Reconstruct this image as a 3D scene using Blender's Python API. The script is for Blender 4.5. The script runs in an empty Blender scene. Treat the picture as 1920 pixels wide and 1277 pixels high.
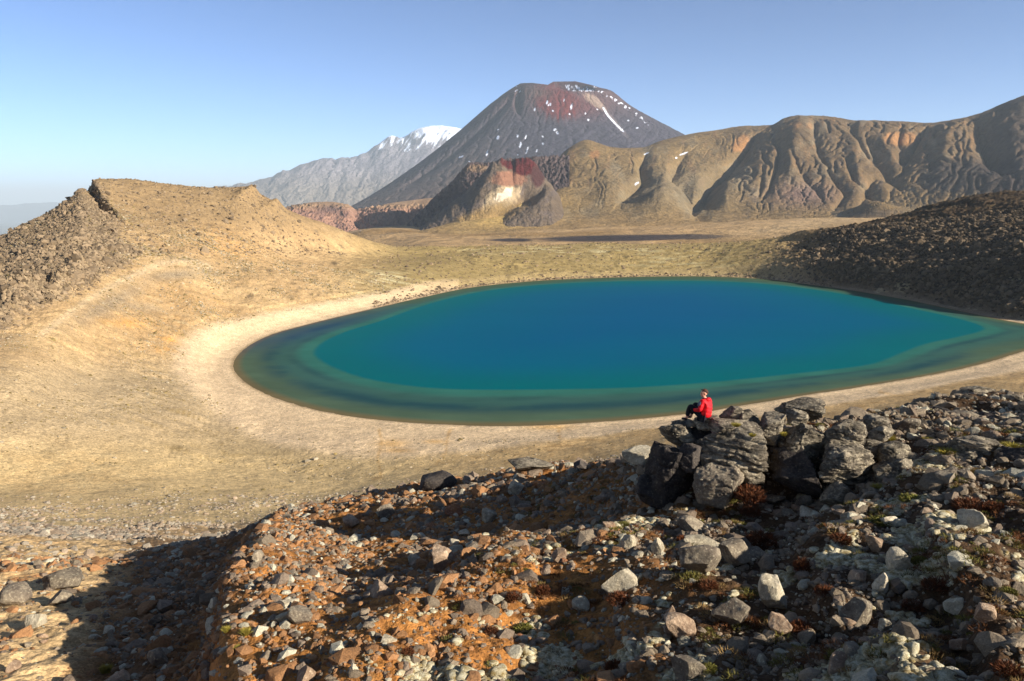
import bpy, bmesh, math, random
import numpy as np
from mathutils import Vector, Matrix
R = math.radians
random.seed(7)
rng = np.random.default_rng(7)
sc = bpy.context.scene
C = sc.collection

# ------------------------------------------------------------------ camera, sky, sun, exposure
F = 1507.0; CX, CY = 960.0, 638.5            # focal length and centre in pixels of a 1920 px wide picture
HORIZON = 385.0
PITCH = math.atan((CY - HORIZON) / F)
CAM = 50.0                                   # metres above the lake
cam = bpy.data.cameras.new('camera'); camo = bpy.data.objects.new('camera', cam); C.objects.link(camo)
camo.location = (0, 0, CAM); camo.rotation_euler = (math.pi / 2 - PITCH, 0, 0)
cam.sensor_width = 36; cam.lens = 36 * F / 1920; cam.clip_start = 0.1; cam.clip_end = 200000
sc.camera = camo

SUN_AZ, SUN_EL = R(117), R(22)               # azimuth clockwise from the view direction
sdir = Vector((math.sin(SUN_AZ) * math.cos(SUN_EL), math.cos(SUN_AZ) * math.cos(SUN_EL), math.sin(SUN_EL)))
w = bpy.data.worlds.new('World'); sc.world = w; w.use_nodes = True
wn = w.node_tree; bg = wn.nodes['Background']
sky = wn.nodes.new('ShaderNodeTexSky'); sky.sky_type = 'NISHITA'; sky.sun_disc = False
sky.sun_elevation = SUN_EL; sky.sun_rotation = SUN_AZ
sky.altitude = 1700; sky.air_density = 0.6; sky.dust_density = 0.2; sky.ozone_density = 1.0
sc1 = wn.nodes.new('ShaderNodeVectorMath'); sc1.operation = 'SCALE'; sc1.inputs['Scale'].default_value = 1 / 5.2
gm = wn.nodes.new('ShaderNodeGamma'); gm.inputs[1].default_value = 1.3          # a clearer, deeper sky away from the horizon
sc2 = wn.nodes.new('ShaderNodeVectorMath'); sc2.operation = 'SCALE'; sc2.inputs['Scale'].default_value = 5.2
wn.links.new(sky.outputs[0], sc1.inputs[0]); wn.links.new(sc1.outputs[0], gm.inputs[0]); wn.links.new(gm.outputs[0], sc2.inputs[0])
tn = wn.nodes.new('ShaderNodeVectorMath'); tn.operation = 'MULTIPLY'; tn.inputs[1].default_value = (0.78, 0.99, 1.13)
wn.links.new(sc2.outputs[0], tn.inputs[0]); wn.links.new(tn.outputs[0], bg.inputs[0]); bg.inputs[1].default_value = 0.078
sun = bpy.data.lights.new('sun', 'SUN'); sun.energy = 5.0; sun.angle = R(0.5); sun.color = (1.0, 0.945, 0.87)
suno = bpy.data.objects.new('sun', sun); C.objects.link(suno)
suno.rotation_euler = sdir.to_track_quat('Z', 'Y').to_euler()
sc.view_settings.view_transform = 'Standard'; sc.view_settings.look = 'None'
sc.view_settings.exposure = 1.12; sc.view_settings.gamma = 1.0
sc.cycles.volume_bounces = 0

# ------------------------------------------------------------------ numpy helpers
SP, CP = math.sin(PITCH), math.cos(PITCH)
def ray(px, py):
    px = np.asarray(px, float); py = np.asarray(py, float); v = CY - py
    X = px - CX; Y = F * CP + v * SP; Z = v * CP - F * SP
    h = np.hypot(X, Y); return np.arctan2(X, Y), Z / h
def proj(x, y, z):
    zz = z - CAM
    dep = np.maximum(y * CP - zz * SP, 1e-3)
    return CX + F * x / dep, CY - F * (y * SP + zz * CP) / dep
def at(px, py, d):
    a, t = ray(px, py); return Vector((float(d * math.sin(a)), float(d * math.cos(a)), float(CAM + t * d)))
def hsh(ix, iy, seed):
    n = (ix.astype(np.int64) * 374761393 + iy.astype(np.int64) * 668265263 + seed * 1442695041) & 0xffffffff
    n = ((n ^ (n >> 13)) * 1274126177) & 0xffffffff
    n = ((n ^ (n >> 16)) * 2246822519) & 0xffffffff
    return (n ^ (n >> 15)) & 0xffff
GA = np.arange(65536) / 65536 * 2 * np.pi
GC, GS = np.cos(GA), np.sin(GA)
def per2(x, y, seed=0):
    x0 = np.floor(x); y0 = np.floor(y); fx = x - x0; fy = y - y0
    u = fx * fx * fx * (fx * (fx * 6 - 15) + 10); v = fy * fy * fy * (fy * (fy * 6 - 15) + 10)
    def g(dx, dy):
        h = hsh(x0 + dx, y0 + dy, seed); return GC[h] * (fx - dx) + GS[h] * (fy - dy)
    a = g(0, 0); b = g(1, 0); c = g(0, 1); d = g(1, 1)
    return 1.5 * ((a * (1 - u) + b * u) * (1 - v) + (c * (1 - u) + d * u) * v)
def fbm(x, y, s=0, octv=5, gain=0.5, ridged=False):
    o = np.zeros_like(x, dtype=float); a = 1.0; n = 0
    for i in range(octv):
        p = per2(x * 2 ** i + 17.3 * i, y * 2 ** i - 9.1 * i, s + i)
        if ridged: p = 1 - 2 * np.abs(p)
        o += a * p; n += a; a *= gain
    return o / n
def hsh3(ix, iy, iz, seed):
    n = (ix.astype(np.int64) * 374761393 + iy.astype(np.int64) * 668265263 + iz.astype(np.int64) * 2147483647 + seed * 1442695041) & 0xffffffff
    n = ((n ^ (n >> 13)) * 1274126177) & 0xffffffff
    n = ((n ^ (n >> 16)) * 2246822519) & 0xffffffff
    return ((n ^ (n >> 15)) & 0xffff) / 32768.0 - 1.0
def val3(p, seed=0):
    p0 = np.floor(p); f = p - p0; f = f * f * (3 - 2 * f); o = 0
    for dx in (0, 1):
        for dy in (0, 1):
            for dz in (0, 1):
                wgt = (f[:, 0] if dx else 1 - f[:, 0]) * (f[:, 1] if dy else 1 - f[:, 1]) * (f[:, 2] if dz else 1 - f[:, 2])
                o = o + wgt * hsh3(p0[:, 0] + dx, p0[:, 1] + dy, p0[:, 2] + dz, seed)
    return o
def fbm3(p, s=0, octv=4, gain=0.5):
    o = 0; a = 1; n = 0
    for i in range(octv):
        o = o + a * val3(p * 2 ** i + 5.7 * i, s + i); n += a; a *= gain
    return o / n
def sst(a, b, x):
    t = np.clip((x - a) / (b - a), 0, 1); return t * t * (3 - 2 * t)
def srgb(r, g, b):
    c = np.array([r, g, b], float) / 255
    return np.where(c <= 0.04045, c / 12.92, ((c + 0.055) / 1.055) ** 2.4)

def slopes(x, y):
    """monotone cubic tangents along axis 0"""
    h = np.diff(x, axis=0); dl = np.diff(y, axis=0) / h
    m = np.zeros_like(y); m[0] = dl[0]; m[-1] = dl[-1]
    if len(y) > 2:
        w1 = 2 * h[1:] + h[:-1]; w2 = h[1:] + 2 * h[:-1]
        same = dl[:-1] * dl[1:] > 0
        a = np.where(same, dl[:-1], 1); b = np.where(same, dl[1:], 1)
        m[1:-1] = np.where(same, (w1 + w2) / (w1 / a + w2 / b), 0)
    return m
def herm(x0, x1, y0, y1, m0, m1, x):
    h = x1 - x0; t = (x - x0) / h
    return (2*t**3 - 3*t**2 + 1)*y0 + (t**3 - 2*t**2 + t)*h*m0 + (-2*t**3 + 3*t**2)*y1 + (t**3 - t**2)*h*m1
def pch(xk, yk, x):
    xk = np.asarray(xk, float); yk = np.asarray(yk, float); o = np.argsort(xk); xk, yk = xk[o], yk[o]
    m = slopes(xk, yk); x = np.clip(x, xk[0], xk[-1]); i = np.clip(np.searchsorted(xk, x) - 1, 0, len(xk) - 2)
    return herm(xk[i], xk[i+1], yk[i], yk[i+1], m[i], m[i+1], x)
def line(*k, jag=0, seed=0):
    """knots (px, py, d): seen at pixel and distance; (px, py, 'z', z): seen at pixel and height; (px, 'h', z, d): height and distance"""
    A, L, T = [], [], []
    for q in k:
        if len(q) == 4 and q[1] == 'h':
            a, _ = ray(q[0], HORIZON); A.append(a); L.append(math.log(q[3])); T.append((q[2] - CAM) / q[3])
        elif len(q) == 4:
            a, t = ray(q[0], q[1]); A.append(a); T.append(t); L.append(math.log((q[3] - CAM) / t))
        else:
            a, t = ray(q[0], q[1]); A.append(a); T.append(t); L.append(math.log(q[2]))
    return (np.array(A, float), np.array(L, float), np.array(T, float))
def loft(lines, az, nsub):
    D = np.array([pch(l[0], l[1], az) for l in lines]); T = np.array([pch(l[0], l[2], az) for l in lines])
    for k in range(1, len(lines)): D[k] = np.maximum(D[k], D[k-1] + 0.004)
    kz = np.hanning(15)[1:-1]; kz /= kz.sum(); pad = len(kz) // 2
    D, T = (np.array([np.convolve(np.pad(q, pad, 'edge'), kz, 'valid') for q in Q]) for Q in (D, T))
    m = slopes(D, T); rows_d, rows_t = [], []
    for k in range(len(lines) - 1):
        n = nsub[k]
        for j in range(n + (k == len(lines) - 2)):
            x = D[k] + (D[k+1] - D[k]) * (j / n)
            rows_d.append(x); rows_t.append(herm(D[k], D[k+1], T[k], T[k+1], m[k], m[k+1], x))
    d = np.exp(np.array(rows_d)); t = np.array(rows_t)
    return d * np.sin(az), d * np.cos(az), CAM + t * d

def sdist(px, py, poly):
    """signed distance to a closed polygon (negative inside)"""
    poly = np.asarray(poly, float); best = np.full(px.shape, 1e18); inside = np.zeros(px.shape, bool)
    n = len(poly)
    for i in range(n):
        ax, ay = poly[i]; bx, by = poly[(i + 1) % n]; ex, ey = bx - ax, by - ay
        t = np.clip(((px - ax) * ex + (py - ay) * ey) / (ex * ex + ey * ey + 1e-12), 0, 1)
        best = np.minimum(best, (px - ax - t * ex) ** 2 + (py - ay - t * ey) ** 2)
        if ay != by:
            c = ((ay > py) != (by > py)) & (px < (bx - ax) * (py - ay) / (by - ay) + ax); inside ^= c
    dd = np.sqrt(best); return np.where(inside, -dd, dd)
def pline(px, py, pts):
    """distance to an open polyline, fraction along it and the side (positive to its right)"""
    pts = np.asarray(pts, float); best = np.full(px.shape, 1e18); al = np.zeros(px.shape); side = np.zeros(px.shape); n = len(pts) - 1
    for i in range(n):
        ax, ay = pts[i]; bx, by = pts[i + 1]; ex, ey = bx - ax, by - ay
        t = np.clip(((px - ax) * ex + (py - ay) * ey) / (ex * ex + ey * ey + 1e-12), 0, 1)
        q = (px - ax - t * ex) ** 2 + (py - ay - t * ey) ** 2; m = q < best
        best = np.where(m, q, best); al = np.where(m, (i + t) / n, al)
        side = np.where(m, np.sign(ex * (py - ay) - ey * (px - ax)), side)
    return np.sqrt(best), al, side
def blob(px, py, cx, cy, rx, ry, ang=0, soft=1.0):
    c, s = math.cos(R(ang)), math.sin(R(ang)); dx, dy = px - cx, py - cy
    u = (dx * c + dy * s) / rx; v = (-dx * s + dy * c) / ry
    return np.exp(-(u * u + v * v) * soft)

def mix(col, new, m):
    m = np.clip(m, 0, 1)[..., None]; return col * (1 - m) + np.asarray(new) * m

def mesh_np(name, V, Fq, mat, col=None, smooth=True, parent=None, extra=None):
    me = bpy.data.meshes.new(name); V = np.ascontiguousarray(V, np.float32); Fq = np.ascontiguousarray(Fq, np.int32)
    k = Fq.shape[1]
    me.vertices.add(len(V)); me.vertices.foreach_set('co', V.ravel())
    me.loops.add(Fq.size); me.loops.foreach_set('vertex_index', Fq.ravel())
    me.polygons.add(len(Fq)); me.polygons.foreach_set('loop_start', np.arange(0, Fq.size, k, dtype=np.int32))
    me.polygons.foreach_set('loop_total', np.full(len(Fq), k, np.int32))
    me.polygons.foreach_set('use_smooth', np.full(len(Fq), smooth, bool))
    me.update(calc_edges=True)
    if col is not None:
        a = me.color_attributes.new('tint', 'FLOAT_COLOR', 'POINT')
        a.data.foreach_set('color', np.concatenate([col.reshape(-1, 3), np.ones((len(V), 1))], 1).astype(np.float32).ravel())
    if mat: me.materials.append(mat)
    o = bpy.data.objects.new(name, me); C.objects.link(o)
    if parent: o.parent = parent
    return o
def grid_faces(n, m, wrap=False):
    i = np.arange(n - 1)[:, None] * m; j = np.arange(m - 1)[None, :]
    a = (i + j).ravel(); f = np.stack([a, a + 1, a + m + 1, a + m], 1)
    if wrap:
        a = (np.arange(n - 1) * m + m - 1); f = np.concatenate([f, np.stack([a, a - m + 1, a + 1, a + m], 1)])
    return f
def tag(o, label=None, cat=None, group=None, kind=None):
    if label: o['label'] = label
    if cat: o['category'] = cat
    if group: o['group'] = group
    if kind: o['kind'] = kind
    return o

# ------------------------------------------------------------------ materials
def new_mat(name, rough=0.95, spec=0.1):
    m = bpy.data.materials.new(name); m.use_nodes = True; nt = m.node_tree
    b = nt.nodes['Principled BSDF']; b.inputs['Roughness'].default_value = rough; b.inputs['Specular IOR Level'].default_value = spec
    return m, nt, b
def nnoise(nt, co, scale, detail=6, rough=0.6, dist=0):
    n = nt.nodes.new('ShaderNodeTexNoise'); n.inputs['Scale'].default_value = scale; n.inputs['Detail'].default_value = detail
    n.inputs['Roughness'].default_value = rough; n.inputs['Distortion'].default_value = dist
    nt.links.new(co, n.inputs['Vector']); return n.outputs['Fac']
def nmap(nt, v, a, b, c, d):
    n = nt.nodes.new('ShaderNodeMapRange'); nt.links.new(v, n.inputs[0])
    for i, x in enumerate((a, b, c, d)): n.inputs[i + 1].default_value = x
    return n.outputs[0]
def nmath(nt, op, a, b):
    n = nt.nodes.new('ShaderNodeMath'); n.operation = op
    for i, x in enumerate((a, b)):
        if isinstance(x, (int, float)): n.inputs[i].default_value = x
        else: nt.links.new(x, n.inputs[i])
    return n.outputs[0]
def nmul(nt, col, fac):
    n = nt.nodes.new('ShaderNodeVectorMath'); n.operation = 'SCALE'; nt.links.new(col, n.inputs[0]); nt.links.new(fac, n.inputs['Scale']); return n.outputs[0]
def nmix(nt, fac, a, b):
    n = nt.nodes.new('ShaderNodeMix'); n.data_type = 'RGBA'
    if isinstance(fac, (int, float)): n.inputs[0].default_value = fac
    else: nt.links.new(fac, n.inputs[0])
    for i, x in ((6, a), (7, b)):
        if hasattr(x, 'is_output'): nt.links.new(x, n.inputs[i])
        else: n.inputs[i].default_value = (*[float(q) for q in x], 1)
    return n.outputs[2]
def nbump(nt, b, h, strength, dist):
    n = nt.nodes.new('ShaderNodeBump'); n.inputs['Strength'].default_value = strength; n.inputs['Distance'].default_value = dist
    nt.links.new(h, n.inputs['Height']); nt.links.new(n.outputs[0], b.inputs['Normal']); return n
def ground_mat(name, scales, bump=(0.6, 0.3), amp=0.35, pebbles=()):
    m, nt, b = new_mat(name)
    co = nt.nodes.new('ShaderNodeTexCoord').outputs['Object']
    at_ = nt.nodes.new('ShaderNodeAttribute'); at_.attribute_name = 'tint'; col = at_.outputs['Color']
    hs = None
    for s in scales:
        n = nnoise(nt, co, s, 8, 0.65); col = nmul(nt, col, nmap(nt, n, 0.25, 0.75, 1 - amp, 1 + amp))
        h = nmath(nt, 'MULTIPLY', n, scales[0] / s); hs = h if hs is None else nmath(nt, 'ADD', hs, h)
    for s in pebbles:
        v = nt.nodes.new('ShaderNodeTexVoronoi'); v.inputs['Scale'].default_value = s; nt.links.new(co, v.inputs['Vector'])
        sp_ = nt.nodes.new('ShaderNodeSeparateColor'); nt.links.new(v.outputs['Color'], sp_.inputs[0])
        col = nmul(nt, col, nmap(nt, sp_.outputs[0], 0, 1, .74, 1.26))
        hs = nmath(nt, 'SUBTRACT', hs, nmath(nt, 'MULTIPLY', v.outputs['Distance'], scales[0] * 1.6 / s))
    nt.links.new(col, b.inputs['Base Color']); nbump(nt, b, hs, bump[0], bump[1] / scales[0]); return m
M = {}
M['terrain'] = ground_mat('basin_ground', (0.12, 0.9, 9.0), (0.9, 0.12), 0.2, (3.2, 24.0))
M['hills'] = ground_mat('volcanic_slopes', (0.012, 0.07, 0.35), (1.0, 0.35), 0.26)
M['far'] = ground_mat('far_slopes', (0.0015, 0.008, 0.04), (0.8, 0.3), 0.15)

def rock_mat(name, base, alt, lichen=None, layered=False, scale=1.0, use_tint=False):
    m, nt, b = new_mat(name, 0.92, 0.15)
    co = nt.nodes.new('ShaderNodeTexCoord').outputs['Object']; geo = nt.nodes.new('ShaderNodeNewGeometry')
    wp = geo.outputs['Position']
    n1 = nnoise(nt, wp, 2.2 * scale, 6, 0.65); n2 = nnoise(nt, wp, 14 * scale, 8, 0.7); n3 = nnoise(nt, wp, 60 * scale, 4, 0.6)
    col = nmix(nt, nmap(nt, n1, 0.38, 0.62, 0, 1), base, alt)
    if use_tint:
        at_ = nt.nodes.new('ShaderNodeAttribute'); at_.attribute_name = 'tint'; col = at_.outputs['Color']
    else:
        oi = nt.nodes.new('ShaderNodeObjectInfo'); col = nmul(nt, col, nmap(nt, oi.outputs['Random'], 0, 1, 0.8, 1.2))
    if lichen is not None: col = nmix(nt, nmap(nt, n2, 0.56, 0.66, 0, 0.75), col, lichen)
    col = nmul(nt, col, nmap(nt, n2, 0.25, 0.75, 0.6, 1.4)); col = nmul(nt, col, nmap(nt, n3, 0.3, 0.7, 0.78, 1.22))
    h = nmath(nt, 'ADD', n2, nmath(nt, 'MULTIPLY', n3, 0.3))
    if layered:
        mp = nt.nodes.new('ShaderNodeMapping'); mp.inputs['Scale'].default_value = (0.9, 0.9, 3.6); mp.inputs['Rotation'].default_value = (0.15, 0.2, 0)
        nt.links.new(wp, mp.inputs['Vector']); n4 = nnoise(nt, mp.outputs[0], 2.4, 7, 0.65, 0.4)
        cr = nmap(nt, n4, 0.40, 0.48, 0.0, 1.0); h = nmath(nt, 'ADD', h, nmath(nt, 'MULTIPLY', cr, 1.1))
        col = nmul(nt, col, nmap(nt, cr, 0, 1, 0.55, 1.0))
    nt.links.new(col, b.inputs['Base Color']); nbump(nt, b, h, 0.9, 0.05); return m
M['grey_rock'] = rock_mat('grey_lava_rock', srgb(140, 126, 104), srgb(100, 88, 74), srgb(184, 172, 140))
M['layered_rock'] = rock_mat('layered_lava_rock', srgb(154, 140, 116), srgb(96, 86, 72), srgb(192, 178, 144), True)
M['pale_rock'] = rock_mat('pale_lichen_rock', srgb(190, 176, 148), srgb(156, 142, 116), srgb(206, 194, 160))
M['pink_rock'] = rock_mat('pinkish_rock', srgb(168, 142, 114), srgb(134, 108, 84), srgb(190, 172, 144))
M['dark_shaded_rock'] = rock_mat('dark_shaded_lava_rock', srgb(80, 72, 64), srgb(54, 48, 44), srgb(108, 98, 80))  # dark lava; also puts shade into the colour of shadowed outcrop blocks
M['rust_rock'] = rock_mat('rusty_rock', srgb(168, 112, 68), srgb(134, 88, 60), srgb(160, 146, 128))
M['rubble'] = rock_mat('rubble_stones', srgb(150, 120, 90), srgb(110, 100, 90), use_tint=True)

# ------------------------------------------------------------------ lake outline (world metres on z = 0)
SHORE_PX = [(437,686),(446,704),(475,727),(530,750),(600,770),(680,783),(760,791),(860,797),(950,798),(1050,795),(1150,789),(1250,780),
 (1330,770),(1400,758),(1500,742),(1600,727),(1700,711),(1800,692),(1870,674),(1925,657),(2040,634),(2060,626),(1990,615),(1920,607),(1860,596),(1800,583),
 (1700,562),(1600,545),(1500,531),(1440,524),(1380,520),(1300,518),(1200,519),(1100,522),(1000,527),(900,537),(850,545),(800,556),(720,574),
 (640,593),(560,613),(510,627),(470,646),(445,667)]
DEEP_PX = [(585,660),(600,678),(640,697),(700,714),(790,727),(900,732),(1050,731),(1200,727),(1330,718),(1450,706),(1560,694),(1640,683),(1690,664),
 (1740,645),(1800,632),(1850,617),(1810,600),(1720,580),(1620,558),(1520,542),(1430,532),(1330,527),(1200,527),(1080,530),(980,537),(900,547),(830,562),(770,580),(710,602),(650,620),(605,640)]
def closed_smooth(pts, n=360):
    p = np.array(pts, float)
    q = np.concatenate([p, p[:3]]); out = []
    k = max(1, n // len(p))
    for i in range(len(p)):
        p0, p1, p2, p3 = p[i-1], p[i], p[(i+1) % len(p)], p[(i+2) % len(p)]
        for j in range(k):
            t = j / k
            out.append(0.5 * ((2*p1) + (-p0+p2)*t + (2*p0-5*p1+4*p2-p3)*t*t + (-p0+3*p1-3*p2+p3)*t**3))
    return np.array(out)
def to_plane(pts):
    o = []
    for x, y in pts:
        a, t = ray(x, y); d = -CAM / t; o.append((d * math.sin(a), d * math.cos(a)))
    return np.array(o)
SHORE = to_plane(closed_smooth(SHORE_PX, 130)); DEEP = to_plane(closed_smooth(DEEP_PX, 93))

# ------------------------------------------------------------------ near terrain: foreground spur, lake basin, left hill, right slope
view = np.linspace(R(-37), R(37), 1250)
az = np.concatenate([np.linspace(-math.pi, R(-37), 60)[:-1], view, np.linspace(R(37), math.pi, 60)[1:-1]])
A0 = 59
LN = [
 line((0,'h',48.3,0.6),(1920,'h',48.3,0.6)),
 line((-500,1277,21),(0,1277,19.5),(300,1277,18),(600,1277,15),(1000,1277,13),(1400,1277,11.5),(1920,1277,11),(2400,1277,11)),
 line((-500,1110,34),(0,1120,30),(300,1130,26),(600,1130,21.5),(1000,1130,18),(1250,1125,15.8),(1400,1120,15),(1920,1100,15.5),(2400,1100,16)),
 line((-500,1045,46),(0,1055,39),(300,1075,33),(600,1030,29),(1000,985,25.5),(1180,975,23),(1270,965,22.2),(1340,945,23),(1500,930,23.3),(1700,880,23.5),(1920,850,24),(2400,830,24)),
 line((-500,990,66),(0,1010,52),(300,1038,41),(450,1003,39),(600,964,37),(800,914,37),(1000,878,36),(1180,866,30),(1260,850,25),(1340,822,24.6),(1500,800,25),(1700,772,30),(1800,758,32),(1920,748,33),(2400,720,36)),
 line((-500,975,90),(0,992,70),(300,1022,54),(600,1005,50),(1000,940,50),(1340,880,40),(1600,850,45),(1920,810,55),(2400,760,60)),
 line((-500,950,'z',18),(0,930,'z',10),(300,930,'z',8),(600,925,'z',6.5),(800,885,'z',6),(1000,852,'z',5),(1300,802,'z',4),(1600,766,'z',4),(1920,716,'z',5),(2400,690,'z',6)),
 line((-500,800,'z',18),(0,790,'z',12),(200,775,'z',8),(330,755,'z',4),(430,735,'z',1),(490,733,'z',.4),(600,770,'z',0.2),(950,798,'z',0.2),(1300,774,'z',0.2),(1600,727,'z',0.2),(1920,659,'z',0.2),(2400,630,'z',1)),
 line((-500,670,190),(0,690,190),(200,690,'z',9),(330,680,'z',4),(410,675,'z',1.2),(500,630,'z',0.5),(700,578,'z',0.3),(950,531,'z',0.3),(1300,518,'z',0.3),(1600,545,'z',0.3),(1800,583,'z',0.3),(1920,607,'z',0.3),(2400,615,'z',2)),
 line((-500,600,260),(0,610,240),(110,575,265),(200,540,310),(330,492,395),(440,520,400),(600,520,440),(750,505,510),(950,488,590),(1300,478,640),(1500,480,600),(1600,475,570),(1800,474,520),(1920,478,480),(2400,505,400)),
 line((-500,580,330),(0,500,350),(100,445,400),(170,400,440),(240,410,460),(350,420,475),(440,440,480),(560,470,520),(750,480,600),(950,470,630),(1300,462,670),(1500,452,640),(1600,439,620),(1700,418,650),(1800,402,660),(1920,392,660),(2400,460,560)),
 line((-500,560,440),(0,450,500),(40,428,500),(80,408,505),(130,378,510),(160,352,515),(185,338,520),(230,338,530),(300,345,545),(370,352,555),(430,354,560),(455,352,562),(480,362,565),(520,384,570),(560,404,580),(620,425,600),(680,448,620),(750,462,645),(850,463,650),(950,461,655),(1100,458,690),(1300,457,700),(1450,448,670),(1520,436,640),(1600,428,660),(1700,404,730),(1760,386,770),(1800,376,790),(1860,366,820),(1920,362,840),(2150,395,800),(2400,440,700)),
 line((-500,640,700),(0,480,620),(200,400,640),(450,400,700),(600,470,760),(750,480,780),(950,474,780),(1300,470,820),(1600,445,820),(1920,400,980),(2400,470,900)),
 line((-500,'h',-300,1500),(0,'h',-200,1500),(300,'h',-160,1500),(500,'h',-80,1500),(700,'h',-30,1500),(800,'h',-8,1500),(950,'h',-6,1500),(1300,'h',-6,1500),(1920,'h',-10,1500),(2400,'h',-10,1500)),
]
X, Y, Z = loft(LN, az, [90, 130, 110, 90, 90, 30, 50, 90, 80, 150, 110, 110, 20, 14])
D = np.hypot(X, Y)
PX, PY = proj(X, Y, Z); PX[Y < 1] = -9999
sd = sdist(X, Y, SHORE)
# beach and lake bed
bw = 12 + 20 * blob(PX, PY, 720, 830, 300, 100)
wb = 1 - sst(0.0, 1.0, (sd - 2) / bw)
mid = (D > 120) & (D < 900)
beach = np.where(sd > 0, 0.05 * sd, 0.22 * sd)
Z = np.where(mid, Z * (1 - wb) + beach * wb, Z)
Z = np.where(mid & (sd > 0), np.maximum(Z, 0.02 + 0.02 * np.minimum(sd, 30)), Z)
out = sst(2, 30, sd)
# shape masks in the picture's own pixels (used to lay out the geology)
NEAR = 1 - sst(70, 130, D)
LEFTROCK = sst(0, 1, (-sdist(PX, PY, [(-700,600),(-100,420),(60,410),(185,330),(235,400),(240,440),(290,480),(200,530),(110,590),(0,640),(-700,800)]) + 26 * fbm(X * .02, Y * .02, 77, 4)) / 34 ) * (D > 190)
RIGHTROCK = sst(1380, 1600, PX) * (D > 250) * (PY < 640) * sst(2, 12, sd)
RIM = sst(700, 900, PX) * (1 - RIGHTROCK) * (D > 400) * sst(2, 10, sd)
dz = np.zeros_like(Z)
ok = D < 110
def add(mask, fn):
    i = np.nonzero(mask); r = fn(X[i], Y[i]); dz[i] += r
add(D < 110, lambda x, y: (0.45 + 0.2 * sst(-4, 3, x)) * fbm(x * 0.2, y * 0.2, 3, 3) + 0.30 * fbm(x * 0.7, y * 0.7, 11, 4, 0.5))
dz *= sst(1.5, 6, D)
dz *= NEAR
add((D > 60) & (D < 900), lambda x, y: 1.2 * fbm(x * 0.02, y * 0.02, 21, 3) + 0.35 * fbm(x * 0.12, y * 0.12, 31, 4))
dz = np.where(D > 60, dz * np.where(sd < 0, 0, out), dz)
i = np.nonzero(LEFTROCK > 0.01)
dz[i] += LEFTROCK[i] * (1.6 * fbm(X[i] * 0.12, Y[i] * 0.12, 41, 4, 0.6, True) - .8 + 0.8 * fbm(X[i] * 0.5, Y[i] * 0.5, 45, 3, 0.6))
i = np.nonzero((RIGHTROCK > 0.01) & (D < 1100))
rr = RIGHTROCK[i]; lat = X[i] * 0.8 + Y[i] * 0.6; lon = -X[i] * 0.6 + Y[i] * 0.8
dz[i] += rr * (5.0 * fbm(lat * 0.03, lon * 0.012, 51, 3, 0.55, True) - 2.5 + 2.6 * fbm(X[i] * 0.13, Y[i] * 0.13, 55, 4, 0.6, True) + 0.9 * fbm(X[i] * 0.6, Y[i] * 0.6, 59, 2))
i = np.nonzero(RIM > 0.01)
dz[i] += RIM[i] * ((.5 + 1.6 * sst(-.3, .4, fbm(X[i] * .015, Y[i] * .015, 65, 3))) * fbm(X[i] * 0.07, Y[i] * 0.11, 61, 5, 0.6) + .2)
# left hill: general crags near the crest
hill = (D > 230) & (PX < 760) & (sd > 20)
i = np.nonzero(hill)
dz[i] += 1.1 * sst(760, 640, PX[i]) * fbm(X[i] * 0.09, Y[i] * 0.09, 71, 4, 0.6, True)
# the cliff below the left hill's peak: ground left of the line drops away
dd, al, side = pline(PX + 5 * fbm(X * .1, Y * .1, 74, 3), PY, [(172,334),(182,352),(198,372),(226,408)])
cl = ((D > 400) & (D < 640)) * np.exp(-(dd / 20) ** 2) * (side > 0)
dz += -8.5 * cl * sst(0, 5, dd) * sst(338, 350, PY) * np.sin(np.pi * np.clip(al, .03, .97)) ** .8 * (1 + .6 * fbm(X * .12, Y * .12, 73, 3))
# small crags low on the left flank and along the second knoll
for (cx, cy, rx, ry, h, s) in [(45,555,45,12,5,1),(118,540,30,10,4.5,2),(22,585,30,14,4,3),(150,500,22,10,2.5,4),(190,478,25,10,2.5,5),(470,362,30,8,3,6),(520,385,30,8,2.5,7),(225,480,14,8,2,8),(100,470,40,6,2,9)]:
    b_ = blob(PX, PY, cx, cy, rx, ry, -20) * ((D > 190) & (D < 700)); i = np.nonzero(b_ > 0.02)
    dz[i] += b_[i] * h * (0.5 + 1.2 * fbm(X[i] * 0.15, Y[i] * 0.15, 80 + s, 4, 0.6, True))
# mound with the pale path on the left slope
dz += 3.0 * blob(PX, PY, 330, 500, 70, 22, 8) * ((D > 250) & (D < 450))
# dune ripples beside the beach
rip = np.clip(-sdist(PX, PY, [(250,700),(345,720),(430,790),(560,850),(690,880),(720,905),(640,925),(500,905),(300,860),(180,800)]) / 25, 0, 1) * ((D > 100) & (D < 300))
i = np.nonzero(rip > 0)
q = (PX[i] * 0.25 + PY[i] * 0.97) + 12 * fbm(X[i] * 0.05, Y[i] * 0.05, 91, 2)
dz[i] += rip[i] * 0.5 * (np.sin((Y[i] * 0.93 + X[i] * 0.36) * 2 * math.pi / 5.5 + 5 * fbm(X[i] * 0.04, Y[i] * 0.04, 92, 3)) * (0.5 + fbm(X[i] * 0.08, Y[i] * 0.05, 93, 3)))
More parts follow.
